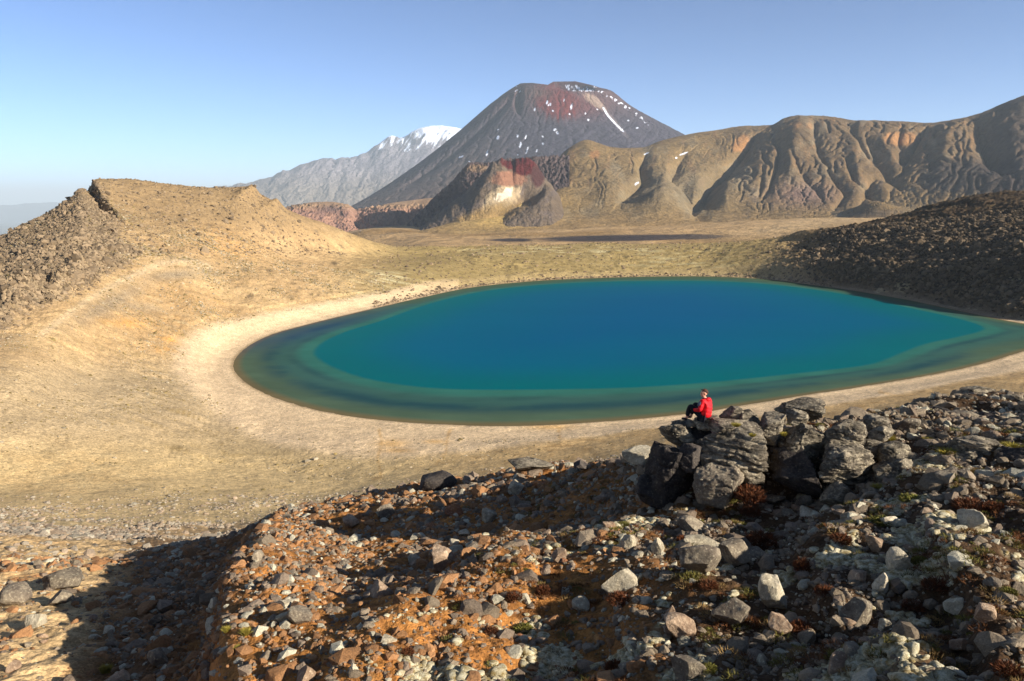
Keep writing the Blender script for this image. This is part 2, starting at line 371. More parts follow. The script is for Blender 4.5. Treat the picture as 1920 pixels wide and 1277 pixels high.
# foreground ribs running down the scree: the ground left of each line falls away
def rib(pts, h, wl, wr, dmax=90):
    global dz
    pd, al, side = pline(PX, PY, pts)
    m = (D < dmax) * np.sin(np.pi * np.clip(al, 0.02, 0.98)) ** 0.5
    s = pd * np.where(side > 0, -1, 1)
    prof = np.where(s < 0, np.exp(-(s / wl) ** 2), np.exp(-(s / wr) ** 2))
    dz += h * m * prof
rib([(570,960),(500,1060),(455,1150),(430,1290),(420,1400)], 1.5, 42, 220)
rib([(1000,1100),(900,1150),(700,1260),(600,1360)], 0.6, 50, 120)
for pts, h_ in (([(1300,1000),(1290,1080),(1300,1160)], .45), ([(1490,1000),(1540,1100),(1600,1190)], .6), ([(1720,950),(1780,1080),(1880,1200)], .8), ([(1150,1080),(1180,1180),(1190,1280)], .5), ([(1820,1150),(1870,1230),(1900,1330)], .7), ([(900,1180),(860,1260),(850,1340)], .45), ([(1640,1150),(1680,1230),(1700,1320)], .5)):
    rib(pts, h_ * .5, 28, 90, 40)
rib([(1270,990),(1160,1025),(1010,1055),(880,1085),(760,1105),(640,1125)], 1.0, 34, 110, 60)
Z = Z + dz
Z = np.where(D < 2, 48.3, Z)

# ---- ground colour
PX, PY = proj(X, Y, Z); PX[Y < 1] = -9999
nA = fbm(X * 0.03, Y * 0.03, 101, 5, 0.6); nB = fbm(X * 0.2, Y * 0.2, 111, 5, 0.6); nC = fbm(X * 1.3, Y * 1.3, 121, 4, 0.6)
col = np.zeros(X.shape + (3,)) + srgb(186, 152, 106)
col = mix(col, srgb(206, 172, 122), sst(-0.2, 0.4, nA) * 0.7)
col = mix(col, srgb(160, 132, 84), sst(0.05, 0.5, nB) * 0.5)
flat = sst(640, 720, PY) * sst(900, 600, PX) * (D > 90)
col = mix(col, srgb(182, 158, 120), flat * 0.8); col = mix(col, srgb(216, 184, 128), sst(790, 880, PY) * (D > 90) * .8)
# olive and cream growth behind the lake
ol = sst(560, 800, PX) * (D > 350) * (1 - sst(1380, 1560, PX))
col = mix(col, srgb(158, 136, 84), ol * 0.85); col = mix(col, srgb(122, 104, 62), ol * sst(0, 0.4, nB) * 0.7)
st = fbm(X * 0.035 + 0.3 * Y * 0.035, Y * 0.16, 131, 5, 0.65)
cream = np.maximum.reduce([blob(PX, PY, 720, 520, 60, 16, 5) * 1.2, blob(PX, PY, 420, 618, 90, 14, 10), blob(PX, PY, 560, 590, 130, 18, -8) * 0.8, blob(PX, PY, 1090, 470, 200, 8) * 0.9, blob(PX, PY, 1280, 490, 120, 14) * 0.5, blob(PX, PY, 680, 560, 80, 14, -8) * .7])
col = mix(col, srgb(216, 200, 150), cream * sst(0.02, 0.3, st) * (D > 190))
org = np.maximum.reduce([blob(PX, PY, 250, 608, 60, 12, 8), blob(PX, PY, 320, 637, 30, 8, 10), blob(PX, PY, 300, 655, 40, 6, 10), blob(PX, PY, 420, 450, 60, 30, 20) * .8, blob(PX, PY, 300, 580, 120, 50) * .35, blob(PX, PY, 100, 890, 200, 60) * .2])
col = mix(col, srgb(214, 156, 84), org * 0.8 * (D > 100) * sst(-.3, .3, nB))
hl = (D > 380) * (1 - sst(640, 800, PX))
col = mix(col, srgb(148, 122, 86), hl * 0.85 * sst(470, 400, PY)); col = mix(col, srgb(120, 104, 84), hl * sst(0.1, .5, nB) * 0.6)
gr = np.maximum.reduce([blob(PX, PY, 205, 570, 80, 18, -28), blob(PX, PY, 330, 515, 60, 10, -5), blob(PX, PY, 260, 575, 60, 12, 5) * .8])
col = mix(col, srgb(142, 128, 106), gr * 0.7 * (D > 150))
pth, al, _ = pline(PX, PY, [(80,625),(160,565),(230,525),(300,495),(345,487),(390,500)])
col = mix(col, srgb(206, 180, 140), np.exp(-(pth / 7) ** 2) * 0.6 * (D > 150))
for (cx, cy, r) in ((626,493,6),(468,555,7),(460,506,9),(505,508,7)):
    col = mix(col, srgb(70, 60, 46), blob(PX, PY, cx, cy, r, r * .6) * 0.8 * (D > 150))
col = mix(col, srgb(142, 124, 98), LEFTROCK * 0.75); col = mix(col, srgb(104, 90, 72), LEFTROCK * sst(0, .4, nB) * 0.6)
rr = sst(1400, 1600, PX + 60 * nA) * (D > 250) * (PY < 640) * (D < 1100)
col = mix(col, srgb(64, 50, 34), rr * 0.96); col = mix(col, srgb(104, 86, 56), rr * sst(0.1, 0.4, st) * 0.6)
col = mix(col, srgb(176, 158, 118), rr * sst(0.18, 0.4, fbm(X * 0.12, Y * 0.03, 141, 4, .65)) * sst(470, 560, PY) * .8)
# bare dark strip and tan flat behind the rim are on the plateau sheet (farther than 700 m)
pl = (D > 700) * (1 - sst(1380, 1500, PX))
col = mix(col, srgb(170, 138, 96), pl * 0.9)
grv = sst(.1, .5, fbm(X * .9, Y * .9, 171, 4, .7)) * (D > 70) * (D < 330) * sst(1, 6, sd)
col = mix(col, srgb(138, 118, 86), grv * .55)
strk = sst(.12, .42, fbm(X * 0.05 + Y * .02, Y * 0.30, 175, 5, .65)) * sst(2, 20, sd) * (D > 90) * (D < 620)
col = mix(col, srgb(158, 128, 74), strk * .22)
# beach
bs = (1 - sst(0.75, 1.05, sd / (bw * 1.05 + 6) + 0.10 * nB)) * mid * (1 - RIGHTROCK * 0.97) * (1 - 0.6 * RIM)
bs *= np.where(PX > 860, np.where(PY < 600, 0.35, 1), 1)
col = mix(col, srgb(216, 186, 144), bs * 0.95)
lines_ = np.sin(sd * 1.9 + 1.5 * nA) * bs
col = mix(col, srgb(200, 170, 128), np.clip(lines_, 0, 1) * 0.35 * (sd < bw))
nearb = sst(1230, 1300, PX) * (1 - sst(8, 20, sd)) * 0
for pts in ([(712,806),(716,830),(708,860),(716,895),(700,900)], [(845,806),(838,826),(836,850),(820,868)], [(1048,802),(1050,822),(1100,838),(1180,850)], [(1650,735),(1690,745),(1720,760)]):
    dd, al, _ = pline(PX + 5 * nB, PY, pts); col = mix(col, srgb(196, 150, 84), np.exp(-(dd / 3.2) ** 2) * 0.6 * sst(-.5, .3, nB) * (D > 100))
for (cx, cy, rx, ry) in ((735,832,28,8),(815,828,22,4),(1030,800,45,6),(745,845,30,4)):
    col = mix(col, srgb(208, 160, 92), blob(PX, PY, cx, cy, rx, ry) * 0.7 * (D > 100))
np_ = (D > 100) * (D < 260) * sst(700, 1000, PX) * (1 - bs)
col = mix(col, srgb(202, 166, 112), np_ * .8); col = mix(col, srgb(176, 138, 86), np_ * sst(0, .4, nB) * .7)
col = mix(col, srgb(150, 124, 76), rip * sst(0.1, 0.5, fbm(X * 0.10, Y * 0.35, 151, 4)) * 0.7)
# wet edge and lake bed
col = mix(col, srgb(130, 108, 74), (1 - sst(0.0, 1.6, np.abs(sd))) * mid * 0.7)
col *= (0.86 + 0.10 * bs)[..., None]
# foreground: orange scree on the left, brown earth with lichen on the right
fg = (D < 100) * 1.0
fgo = fg * (1 - sst(95, 100, D))
warm = 1 - sst(950, 1350, PX + 120 * nA)
c2 = np.zeros_like(col) + srgb(76, 56, 36)  # brown soil, darkened so gaps between the stones read as shade
c2 = mix(c2, srgb(180, 120, 60), warm * (0.75 + 0.5 * nB)); c2 = mix(c2, srgb(116, 76, 42), warm * sst(0, .5, nC) * .8)
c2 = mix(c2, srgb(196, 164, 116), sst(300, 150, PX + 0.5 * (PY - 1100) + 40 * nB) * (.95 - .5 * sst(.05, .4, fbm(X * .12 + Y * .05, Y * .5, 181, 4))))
c2 = mix(c2, srgb(92, 70, 50), np.exp(-((PX - 300 + .45 * (PY - 1160)) / 110) ** 2) * (PY > 1000) * .8)  # diagonal dark band deepens the cast shadow strip in the soil colour
c2 = mix(c2, srgb(74, 58, 42), (1 - warm) * sst(-.1, .4, nB) * .7)
c2 = mix(c2, srgb(190, 158, 112), sst(45, 80, D) * 0.85)
far_blend = sst(45, 90, D + 14 * nA)
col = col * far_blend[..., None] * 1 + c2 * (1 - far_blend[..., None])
col *= (1 + 0.18 * nC * (D < 400))[..., None]
LICHEN = sst(0.12, 0.32, fbm(X * 0.5, Y * 0.5, 161, 4, 0.6)) * np.maximum(sst(850, 1250, PX), sst(1130, 1230, PY) * sst(500, 800, PX)) * (D < 24)
col = mix(col, srgb(184, 170, 128), LICHEN * 0.85)
V = np.stack([X, Y, Z], -1).reshape(-1, 3)
n_r, n_c = X.shape
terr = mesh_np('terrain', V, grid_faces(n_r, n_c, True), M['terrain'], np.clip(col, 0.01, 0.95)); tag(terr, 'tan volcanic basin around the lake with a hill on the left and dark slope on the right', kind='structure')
G = np.stack([X, Y, Z], -1)                     # kept for placing things on the ground

# ------------------------------------------------------------------ lake
lw = np.linspace(R(-20.5), R(38), 900)
dw = np.exp(np.linspace(math.log(165), math.log(620), 520))
LX = dw[:, None] * np.sin(lw); LY = dw[:, None] * np.cos(lw)
ls = sdist(LX, LY, SHORE)
keep = ls < 4
de = sdist(LX, LY, DEEP)
LPX, LPY = proj(LX, LY, LX * 0)
a_ = -ls; tt = np.clip(a_ / (a_ + np.maximum(de, 0) + 1e-6), 0, 1)      # 0 shore, 1 shelf edge
n1 = fbm(LX * 0.009, LY * 0.012, 201, 3, .5); n2 = fbm(LX * 0.05, LY * 0.10, 211, 4, .6)
wc = np.zeros(LX.shape + (3,)) + srgb(104, 92, 62)
wc = mix(wc, srgb(74, 92, 70), sst(0.02, 0.14, tt))
wc = mix(wc, srgb(56, 90, 78), sst(0.25, 0.6, tt + 0.1 * n1))
wc = mix(wc, srgb(48, 100, 86), sst(0.7, 0.9, tt))
wc *= (1 + .25 * n2)[..., None]
weed = np.exp(-((tt - 0.42 - 0.14 * n1 - .08 * n2) / 0.15) ** 2) * sst(-0.45, 0.35, n1 + .7 * n2) * sst(575, 620, LPY)
wc = mix(wc, srgb(22, 56, 66), weed * 0.75)
weed2 = np.exp(-((tt - 0.72 + .1 * n1) / 0.07) ** 2) * sst(-0.3, 0.35, -n1 - 0.2 * n2) * sst(600, 640, LPY)
wc = mix(wc, srgb(18, 54, 66), weed2 * 0.5)
wc = mix(wc, srgb(34, 62, 96), blob(LPX, LPY, 560, 625, 170, 16, -14) * 0.5 * (1 - sst(.75, .95, tt)))  # bluish reflection along the upper left shore, painted into the water colour
dp = sst(0.0, 1.0, (-de + 0.6) / 2.5); wc = mix(wc, srgb(0, 92, 96), dp)
dp2 = sst(4, 42, -de); wc = mix(wc, srgb(0, 86, 110), dp2)
dp3 = sst(30, 110, -de); wc = mix(wc, srgb(0, 80, 114), dp3); wc *= (1 + .05 * fbm(LX * .012, LY * .03, 221, 5, .6) * dp)[..., None]
wc = mix(wc, srgb(66, 84, 58), sst(0, .6, 1 - tt) * (LPY < 570) * .5)
m, nt, b = new_mat('lake_water', 0.22, 0.10)
at_ = nt.nodes.new('ShaderNodeAttribute'); at_.attribute_name = 'tint'; nt.links.new(at_.outputs['Color'], b.inputs['Base Color'])
co = nt.nodes.new('ShaderNodeTexCoord').outputs['Object']
wv = nnoise(nt, co, 1.1, 5, 0.6); bmp = nbump(nt, b, wv, 0.3, 0.25); M['water'] = m
df = nt.nodes.new('ShaderNodeBsdfDiffuse'); nt.links.new(at_.outputs['Color'], df.inputs[0])
gs = nt.nodes.new('ShaderNodeBsdfGlossy'); gs.inputs['Roughness'].default_value = .18; nt.links.new(bmp.outputs[0], gs.inputs['Normal']); gs.inputs[0].default_value = (.6, .8, 1, 1)
lw_ = nt.nodes.new('ShaderNodeLayerWeight'); fr_ = nmath(nt, 'MULTIPLY', nmath(nt, 'POWER', lw_.outputs['Facing'], 6), .05)
mx = nt.nodes.new('ShaderNodeMixShader'); nt.links.new(fr_, mx.inputs[0]); nt.links.new(df.outputs[0], mx.inputs[1]); nt.links.new(gs.outputs[0], mx.inputs[2]); nt.links.new(mx.outputs[0], nt.nodes['Material Output'].inputs[0])
idx = np.full(keep.shape, -1); fq = grid_faces(*LX.shape); kf = keep.ravel(); fq = fq[kf[fq].all(1)]
used = np.unique(fq); re_ = np.full(kf.size, -1); re_[used] = np.arange(len(used))
lake = mesh_np('lake_water', np.stack([LX, LY, LX * 0], -1).reshape(-1, 3)[used], re_[fq], M['water'], wc.reshape(-1, 3)[used])
tag(lake, 'teal blue crater lake with a greenish shallow shelf', kind='structure')

# ------------------------------------------------------------------ far landforms
def landform(name, label, lines, a0, a1, na, nsub, shape, colour, mat):
    az_ = np.linspace(R(a0), R(a1), na); x, y, z = loft(lines, az_, nsub)
    px, py = proj(x, y, z); z = z + shape(x, y, z, px, py); px, py = proj(x, y, z)
    c = colour(x, y, z, px, py)
    o = mesh_np(name, np.stack([x, y, z], -1).reshape(-1, 3), grid_faces(*x.shape), mat, np.clip(c, 0.01, 0.95))
    return tag(o, label, kind='structure')
def carve(px, py, lst, warp=None):
    """valleys (negative depth) or ridges along traced lines: (points, depth, half width px, steepness of the right wall)"""
    o = np.zeros_like(px)
    for pts, dep, wd, asym in lst:
        d_, al, side = pline(px if warp is None else px + warp, py, pts)
        wside = np.where(side > 0, wd / asym, wd)            # which wall is the steep one
        taper = np.sin(np.pi * np.clip(al * 0.94 + 0.03, 0, 1)) ** 0.6
        o -= dep * taper * np.exp(-(d_ / wside) ** 1.4)
    return o

def erode(x, y, z, depth, iters=10, seed=1, mask=1.0, wrap=False, down=-1, K=3, blur=.22):
    """rain runs from the crest rows down to the base rows and cuts branching gullies"""
    n, m_ = z.shape; g = np.random.default_rng(seed); z0 = z.copy(); zz = z + g.normal(0, .4, z.shape) * mask
    rows = range(n - 1, 0, -1) if down < 0 else range(0, n - 1)
    for it in range(iters):
        A = g.uniform(.3, 1.7, z.shape)
        for j in rows:
            nx_ = zz[j + down]; best = nx_.copy(); off = np.zeros(m_, int)
            for k in [q for q in range(-K, K + 1) if q]:
                s_ = np.roll(nx_, -k)
                if not wrap:
                    if k > 0: s_[-k:] = 1e9
                    else: s_[:-k] = 1e9
                b_ = s_ + .05 * abs(k) < best; best = np.where(b_, s_, best); off = np.where(b_, k, off)
            A[j + down] += np.bincount((np.arange(m_) + off) % m_, weights=A[j], minlength=m_)
        e = np.log1p(A) ** 2; e /= np.percentile(e, 99.5)
        zz = zz - depth / iters * np.minimum(e, 1.3) * mask
        lap = np.roll(zz, 1, 1) + np.roll(zz, -1, 1) - 2 * zz
        if not wrap: lap[:, 0] = lap[:, -1] = 0
        lap[1:-1] += zz[2:] + zz[:-2] - 2 * zz[1:-1]; lap[0] = lap[-1] = 0
        zz = zz + blur * lap * mask * .5
    ch = zz - z0; return ch + depth * .45 * mask, np.clip(e, 0, 1)

# plateau behind the rim
def sh(x, y, z, px, py): return 4 * fbm(x * 0.004, y * 0.004, 301, 5, .55)
def cl(x, y, z, px, py):
    n = fbm(x * 0.003, y * 0.003, 311, 5, .6); n2 = fbm(x * 0.002, y * 0.012, 315, 4, .6)
    c = np.zeros(x.shape + (3,)) + srgb(178, 144, 98); c = mix(c, srgb(150, 118, 72), sst(-.1, .4, n))
    dk = np.maximum.reduce([blob(px, py, 1180, 446, 190, 7, -1), blob(px, py, 960, 450, 50, 4) * .8, blob(px, py, 1290, 444, 80, 6)])
    c = mix(c, srgb(66, 56, 52), sst(0.25, 0.6, dk + 0.25 * n2)); c = mix(c, srgb(196, 164, 118), blob(px, py, 1520, 420, 160, 14, -8) * .7)
    return c
landform('plateau', 'flat tan plateau with a dark strip behind the crater rim', [
 line((500,'h',-90,760),(700,'h',-30,760),(850,'h',-8,760),(2400,'h',-8,760)),
 line((500,'h',-100,1200),(700,'h',-30,1200),(820,'h',-5,1200),(2400,'h',0,1200)),
 line((500,'h',-90,1500),(700,430,1700),(850,440,1500),(1000,436,1500),(1300,430,1500),(1500,420,1500),(2400,400,1500)),
 line((500,'h',-80,2600),(700,'h',-20,2600),(900,'h',0,2600),(1300,'h',20,2600),(2400,'h',30,2600))], -18, 42, 700, [50, 90, 40], sh, cl, M['hills'])

FLOW = {}
# right massif and the rounded centre hills
GUL = [([(1425,250),(1400,275),(1370,305),(1335,330),(1320,360),(1290,385),(1300,400)], 85, 22, 2.6),
 ([(1290,285),(1270,300),(1262,335),(1290,365),(1320,385)], 45, 14, 2.2),
 ([(1215,285),(1200,305),(1205,330),(1180,355),(1165,375)], 60, 16, 2.6),
 ([(1525,225),(1524,265),(1530,290),(1550,320)], 35, 11, 2), ([(1590,250),(1620,290),(1660,330),(1690,360)], 50, 16, 2.2),
 ([(1625,270),(1645,300),(1665,308)], 40, 10, 2.5), ([(1740,240),(1720,270),(1695,300),(1690,320)], 60, 20, 1.6), ([(1690,255),(1690,290),(1692,318)], 40, 12, 2),
 ([(1455,270),(1462,300),(1450,340),(1430,380)], 24, 9, 2), ([(1480,300),(1500,340),(1540,385)], 22, 9, 2), ([(1580,310),(1600,350),(1650,390)], 24, 9, 2),
 ([(1830,230),(1850,290),(1880,330)], 90, 24, 1.5), ([(1425,345),(1425,375)], 22, 6, 2.4), ([(1555,340),(1585,370),(1560,395)], 26, 9, 2),
 ([(1700,330),(1640,345),(1600,395)], 30, 12, 2), ([(1060,300),(1045,330),(1010,360),(985,378)], 60, 16, 3), ([(1130,300),(1140,350),(1130,385)], -14, 24, 1),
 ([(1240,330),(1250,360),(1240,400)], -30, 30, 1.2), ([(1370,330),(1360,370),(1370,400)], -24, 26, 1), ([(1500,240),(1490,300),(1480,360)], -40, 26, 1),
 ([(1620,230),(1600,300),(1610,370)], -24, 20, 1), ([(1780,250),(1770,300),(1750,360)], -22, 26, 1)]
def sh(x, y, z, px, py):
    wpx = 9 * fbm(px / 60, py / 60, 321, 3)
    h = .55 * carve(px + wpx, py + 6 * fbm(px / 50, py / 50, 323, 3), GUL)
    up = sst(425, 330, py)
    ribs = fbm(px / 26 + 0.4 * wpx, py / 95 + 0.3 * np.sin(px / 70), 331, 5, .55, True)
    rough = sst(1330, 1450, px)
    crest = sst(0, 26, py - np.interp(px, [740,1000,1100,1200,1290,1430,1500,1750,1830,1920,2400], [460,362,262,277,252,235,216,230,214,179,120]))
    h *= 0.25 + 0.75 * crest
    h += crest * up * (ribs - .5) * (3 + 5 * rough) + (3 + 5 * rough) * fbm(x * 0.008, y * 0.008, 341, 6, .68) * sst(430, 400, py)
    h += 18 * sst(1560, 1500, px) * blob(px, py, 1150, 330, 60, 40) * 0
    er, fl = erode(x, y, z + h, 58, 12, 3, crest * (.08 + .92 * sst(410, 340, py)) * sst(430, 415, py) * (.1 + .9 * rough), blur=.3); h += er; FLOW['hills'] = fl
    mound = blob(px, py, 1640, 402, 42, 9); h += 26 * mound + 34 * blob(px, py, 1240, 385, 40, 14)
    return h
def cl(x, y, z, px, py):
    n = fbm(px / 60, py / 60, 351, 5, .6); n2 = fbm(px / 14, py / 30, 355, 5, .62); up = sst(420, 300, py)
    c = np.zeros(x.shape + (3,)) + srgb(128, 104, 66)
    c = mix(c, srgb(102, 82, 58), up * sst(1300, 1480, px) * .8); c = mix(c, srgb(136, 122, 96), sst(0, .4, n) * .6)
    c = mix(c, srgb(134, 102, 68), up * sst(0.05, .4, n2) * .6); c = mix(c, srgb(100, 86, 74), sst(0.1, .5, -n2) * .6 * sst(1280, 1420, px))
    c = mix(c, srgb(112, 104, 86), blob(px, py, 1270, 350, 130, 40) * .5)
    o = np.maximum.reduce([blob(px, py, 1390, 268, 22, 14, -40), blob(px, py, 1115, 290, 16, 10) * .7, blob(px, py, 1690, 260, 40, 16) * .8, blob(px, py, 1500, 235, 50, 12) * .4])
    c = mix(c, srgb(160, 114, 70), sst(.25, .6, o + .3 * n2) * .8)
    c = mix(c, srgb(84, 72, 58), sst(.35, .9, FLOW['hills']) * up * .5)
    c = mix(c, srgb(118, 92, 84), blob(px, py, 1510, 365, 70, 24) * .7)
    c = mix(c, srgb(70, 62, 56), np.clip(blob(px, py, 1640, 402, 42, 9) * 1.3, 0, 1) * .8)
    c = mix(c, srgb(62, 54, 48), sst(1690, 1770, px + 40 * n) * sst(285, 315, py) * sst(375, 350, py) * .85); c = mix(c, srgb(66, 56, 50), sst(1810, 1890, px + 40 * n) * .7)  # shadow on the ridge's right end, painted into the slope colour
    c = mix(c, srgb(152, 122, 78), sst(390, 425, py) * .8)
    y_ = blob(px, py, 950, 405, 90, 22, -10) ; c = mix(c, srgb(190, 156, 88), y_ * .7)
    snow = np.maximum.reduce([blob(px, py, 1282, 288, 10, 1.6, -20), blob(px, py, 1268, 296, 2, 2), blob(px, py, 1212, 288, 6, 1.4, -25), blob(px, py, 1194, 344, 6, 1.4, -35)])
    return mix(c, (.85, .87, .92), sst(.35, .6, snow + .12 * n2))
landform('hills', 'brown eroded ridge with gullies and rounded hills on the right', [
 line((700,'h',-60,1500),(850,'h',-10,1350),(2400,'h',-10,1350)),
 line((700,446,1500),(780,446,1500),(860,440,1520),(950,434,1600),(1100,425,1700),(1300,425,1750),(1500,418,1850),(1700,405,1900),(1920,395,1900),(2400,390,1900)),
 line((740,440,1650),(790,432,1650),(860,415,1750),(950,400,1850),(1000,385,1950),(1100,380,2050),(1200,385,2050),(1300,395,2050),(1500,390,2150),(1700,385,2200),(1920,370,2100),(2400,360,2000)),
 line((740,446,1800),(820,428,1800),(900,410,1900),(1000,355,2200),(1040,330,2300),(1100,315,2400),(1200,330,2350),(1300,330,2500),(1400,320,2600),(1500,315,2600),(1700,320,2600),(1920,290,2600),(2400,320,2600)),
 line((740,460,2000),(820,445,2000),(900,440,2100),(960,410,2300),(1000,362,2450),(1025,325,2550),(1050,292,2650),(1075,272,2700),(1100,262,2750),(1125,270,2750),(1150,277,2800),(1200,277,2900),(1240,264,3000),(1290,252,3100),(1350,243,3200),(1400,236,3250),(1436,235,3250),(1445,236,3200),(1470,223,3200),(1500,216,3200),(1560,219,3200),(1600,226,3200),(1660,226,3200),(1750,230,3200),(1800,222,3150),(1830,214,3200),(1870,200,3250),(1920,179,3300),(2100,150,3300),(2400,240,3300)),
 line((740,'h',-100,2400),(960,'h',-100,2800),(1100,'h',0,3400),(1300,'h',60,3800),(1900,'h',100,3900),(2400,'h',100,3400))], -9, 43, 1200, [20, 60, 110, 170, 20], sh, cl, M['hills'])

# crater spur in front of the cone
def sh(x, y, z, px, py):
    ct = sst(2, 12, py - np.interp(px, [760,865,930,985,1003,1050], [450,366,304,294,301,372]))
    h = -60 * np.clip(1.25 * blob(px, py, 985, 332, 24, 22, -30), 0, 1) * ct
    h += -22 * blob(px, py, 1005, 352, 16, 26, 35)
    dd_, al, side = pline(px, py, [(925,305),(905,330),(870,350),(835,375),(800,405),(760,440)])
    h += carve(px, py, [([(985,318),(972,355),(935,388),(890,420)], 30, 24, 1.4), ([(930,300),(912,345),(885,395)], -9, 12, 1), ([(960,298),(962,340)], 14, 7, 1.5)])
    h += 5 * fbm(px / 9, py / 60, 365, 4, .65) * sst(30, 0, py - np.interp(px, [760,865,930,985,1003,1050], [450,366,304,294,301,372]))
    h += 6 * fbm(px / 22, py / 30, 361, 6, .65) + 1.0 * fbm(px / 8, py / 8, 371, 3)
    er, fl = erode(x, y, z + h, 7, 8, 5, sst(0, 14, py - np.interp(px, [760,865,930,985,1003,1050], [450,366,304,294,301,345]))); h += er
    return h
def cl(x, y, z, px, py):
    n = fbm(px / 22, py / 22, 381, 5, .6)
    c = np.zeros(x.shape + (3,)) + srgb(104, 88, 70)
    c = mix(c, srgb(96, 84, 76), sst(-.1, .4, n) * .8)
    n3 = fbm(px / 9, py / 16, 383, 4, .65)
    c = mix(c, srgb(168, 146, 112), sst(.35, .6, blob(px, py, 940, 372, 44, 24, -30) + .4 * n3))
    c = mix(c, srgb(218, 200, 170), sst(.5, .75, blob(px, py, 945, 366, 28, 12, -35) + .8 * n3)); c = mix(c, srgb(140, 98, 74), sst(.3, .6, blob(px, py, 955, 335, 36, 16) + .3 * n3) * .9)
    c = mix(c, srgb(84, 32, 30), sst(.35, .55, blob(px, py, 978, 310, 44, 19, 16) + .3 * n3)); c = mix(c, srgb(72, 44, 40), sst(.3, .6, blob(px, py, 1008, 330, 14, 24) + .2 * n3))  # red crater rock, then the shade on its right wall painted dark
    return mix(c, srgb(142, 114, 68), sst(.2, .7, blob(px, py, 900, 412, 90, 20, -20) + .3 * n) * .9)
landform('crater_ridge', 'dark spur with a small red and cream coloured crater', [
 line((700,'h',-120,1500),(1060,'h',-60,1500)),
 line((730,456,1640),(760,450,1640),(800,446,1640),(850,440,1640),(900,432,1660),(960,424,1680),(1020,425,1700),(1080,450,1750)),
 line((730,460,1760),(770,440,1800),(820,412,1850),(870,385,1880),(910,362,1900),(940,350,1920),(985,346,1930),(1030,370,1930),(1060,400,1940),(1080,440,1950)),
 line((730,466,1900),(760,450,1900),(790,426,1950),(830,392,2000),(865,366,2030),(900,332,2060),(930,304,2080),(942,299,2080),(955,299,2090),(985,294,2090),(1003,301,2090),(1012,314,2100),(1030,340,2100),(1050,372,2100),(1080,430,2100)),
 line((730,'h',-150,2400),(1060,'h',-50,2500))], -9.5, 5, 480, [30, 90, 120, 20], sh, cl, M['hills'])

# broken dark spur behind the crater
def sh(x, y, z, px, py):
    cr = np.interp(px, [700,747,756,798,822,845,869,878,915,960,1060], [470,444,430,386,362,343,316,307,306,298,292])
    m_ = sst(0, 8, py - cr)
    er, fl = erode(x, y, z, 30, 8, 13, m_); return er * 1.0 + m_ * 14 * fbm(px / 12, py / 12, 395, 5, .65, True) - 7 * m_ + 3 * (1 - m_) * fbm(px / 7, py / 40, 397, 3)
def cl(x, y, z, px, py):
    n = fbm(px / 10, py / 8, 399, 5, .65); c = np.zeros(x.shape + (3,)) + srgb(92, 76, 70); c = mix(c, srgb(58, 50, 50), sst(-.1, .3, n) * .8)
    return mix(c, srgb(134, 108, 82), sst(.4, .7, blob(px, py, 895, 316, 26, 9) + .3 * n))
landform('broken_ridge', 'broken dark lava spur between the crater and the cone', [
 line((700,'h',-120,2150),(1060,'h',-60,2150)),
 line((700,490,2200),(760,450,2200),(830,415,2200),(900,380,2200),(1060,360,2200)),
 line((700,480,2280),(747,448,2280),(798,412,2290),(845,375,2290),(878,338,2300),(930,330,2300),(1060,330,2300)),
 line((700,475,2350),(747,444,2350),(756,430,2350),(798,386,2350),(822,362,2350),(845,343,2350),(869,316,2360),(878,307,2360),(915,306,2380),(960,298,2400),(1060,292,2500)),
 line((700,'h',-120,2700),(1060,'h',-60,2800))], -10.5, 4, 420, [12, 60, 50, 14], sh, cl, M['hills'])

# cliffs left of the spur
def sh(x, y, z, px, py):
    m_ = sst(377, 395, py); er, fl = erode(x, y, z, 26, 8, 7, m_); h = er + m_ * 12 * (fbm(px / 12, py / 10, 391, 5, .65, True) - .4)
    h += carve(px, py, [([(665,385),(668,410),(690,445)], 42, 22, 2.6), ([(770,395),(762,415),(745,440)], 26, 12, 2), ([(600,400),(640,425)], 10, 14, 1.5)])
    return h
def cl(x, y, z, px, py):
    n = fbm(px / 16, py / 12, 401, 5, .6)
    c = np.zeros(x.shape + (3,)) + srgb(154, 116, 94); c = mix(c, srgb(110, 84, 76), sst(-.1, .4, n) * .8)
    c = mix(c, srgb(164, 132, 96), sst(398, 384, py) * .8); c = mix(c, srgb(96, 78, 74), blob(px, py, 620, 392, 26, 8) * .8)
    return c
landform('cliff_hills', 'low reddish brown cliffs left of the crater spur', [
 line((480,'h',-160,2200),(800,'h',-120,2200)),
 line((480,450,2400),(560,440,2400),(640,450,2400),(720,452,2400),(800,450,2400)),
 line((480,440,2500),(540,400,2550),(600,390,2600),(640,396,2600),(700,400,2650),(760,400,2650),(860,405,2650)),
 line((480,430,2700),(520,402,2700),(550,390,2750),(590,379,2800),(620,378,2800),(660,386,2850),(700,388,2900),(740,380,3000),(800,372,3100),(900,365,3200)),
 line((480,'h',-150,3200),(700,'h',-120,3400),(900,'h',-60,3600))], -18, -2, 380, [20, 90, 60, 14], sh, cl, M['hills'])

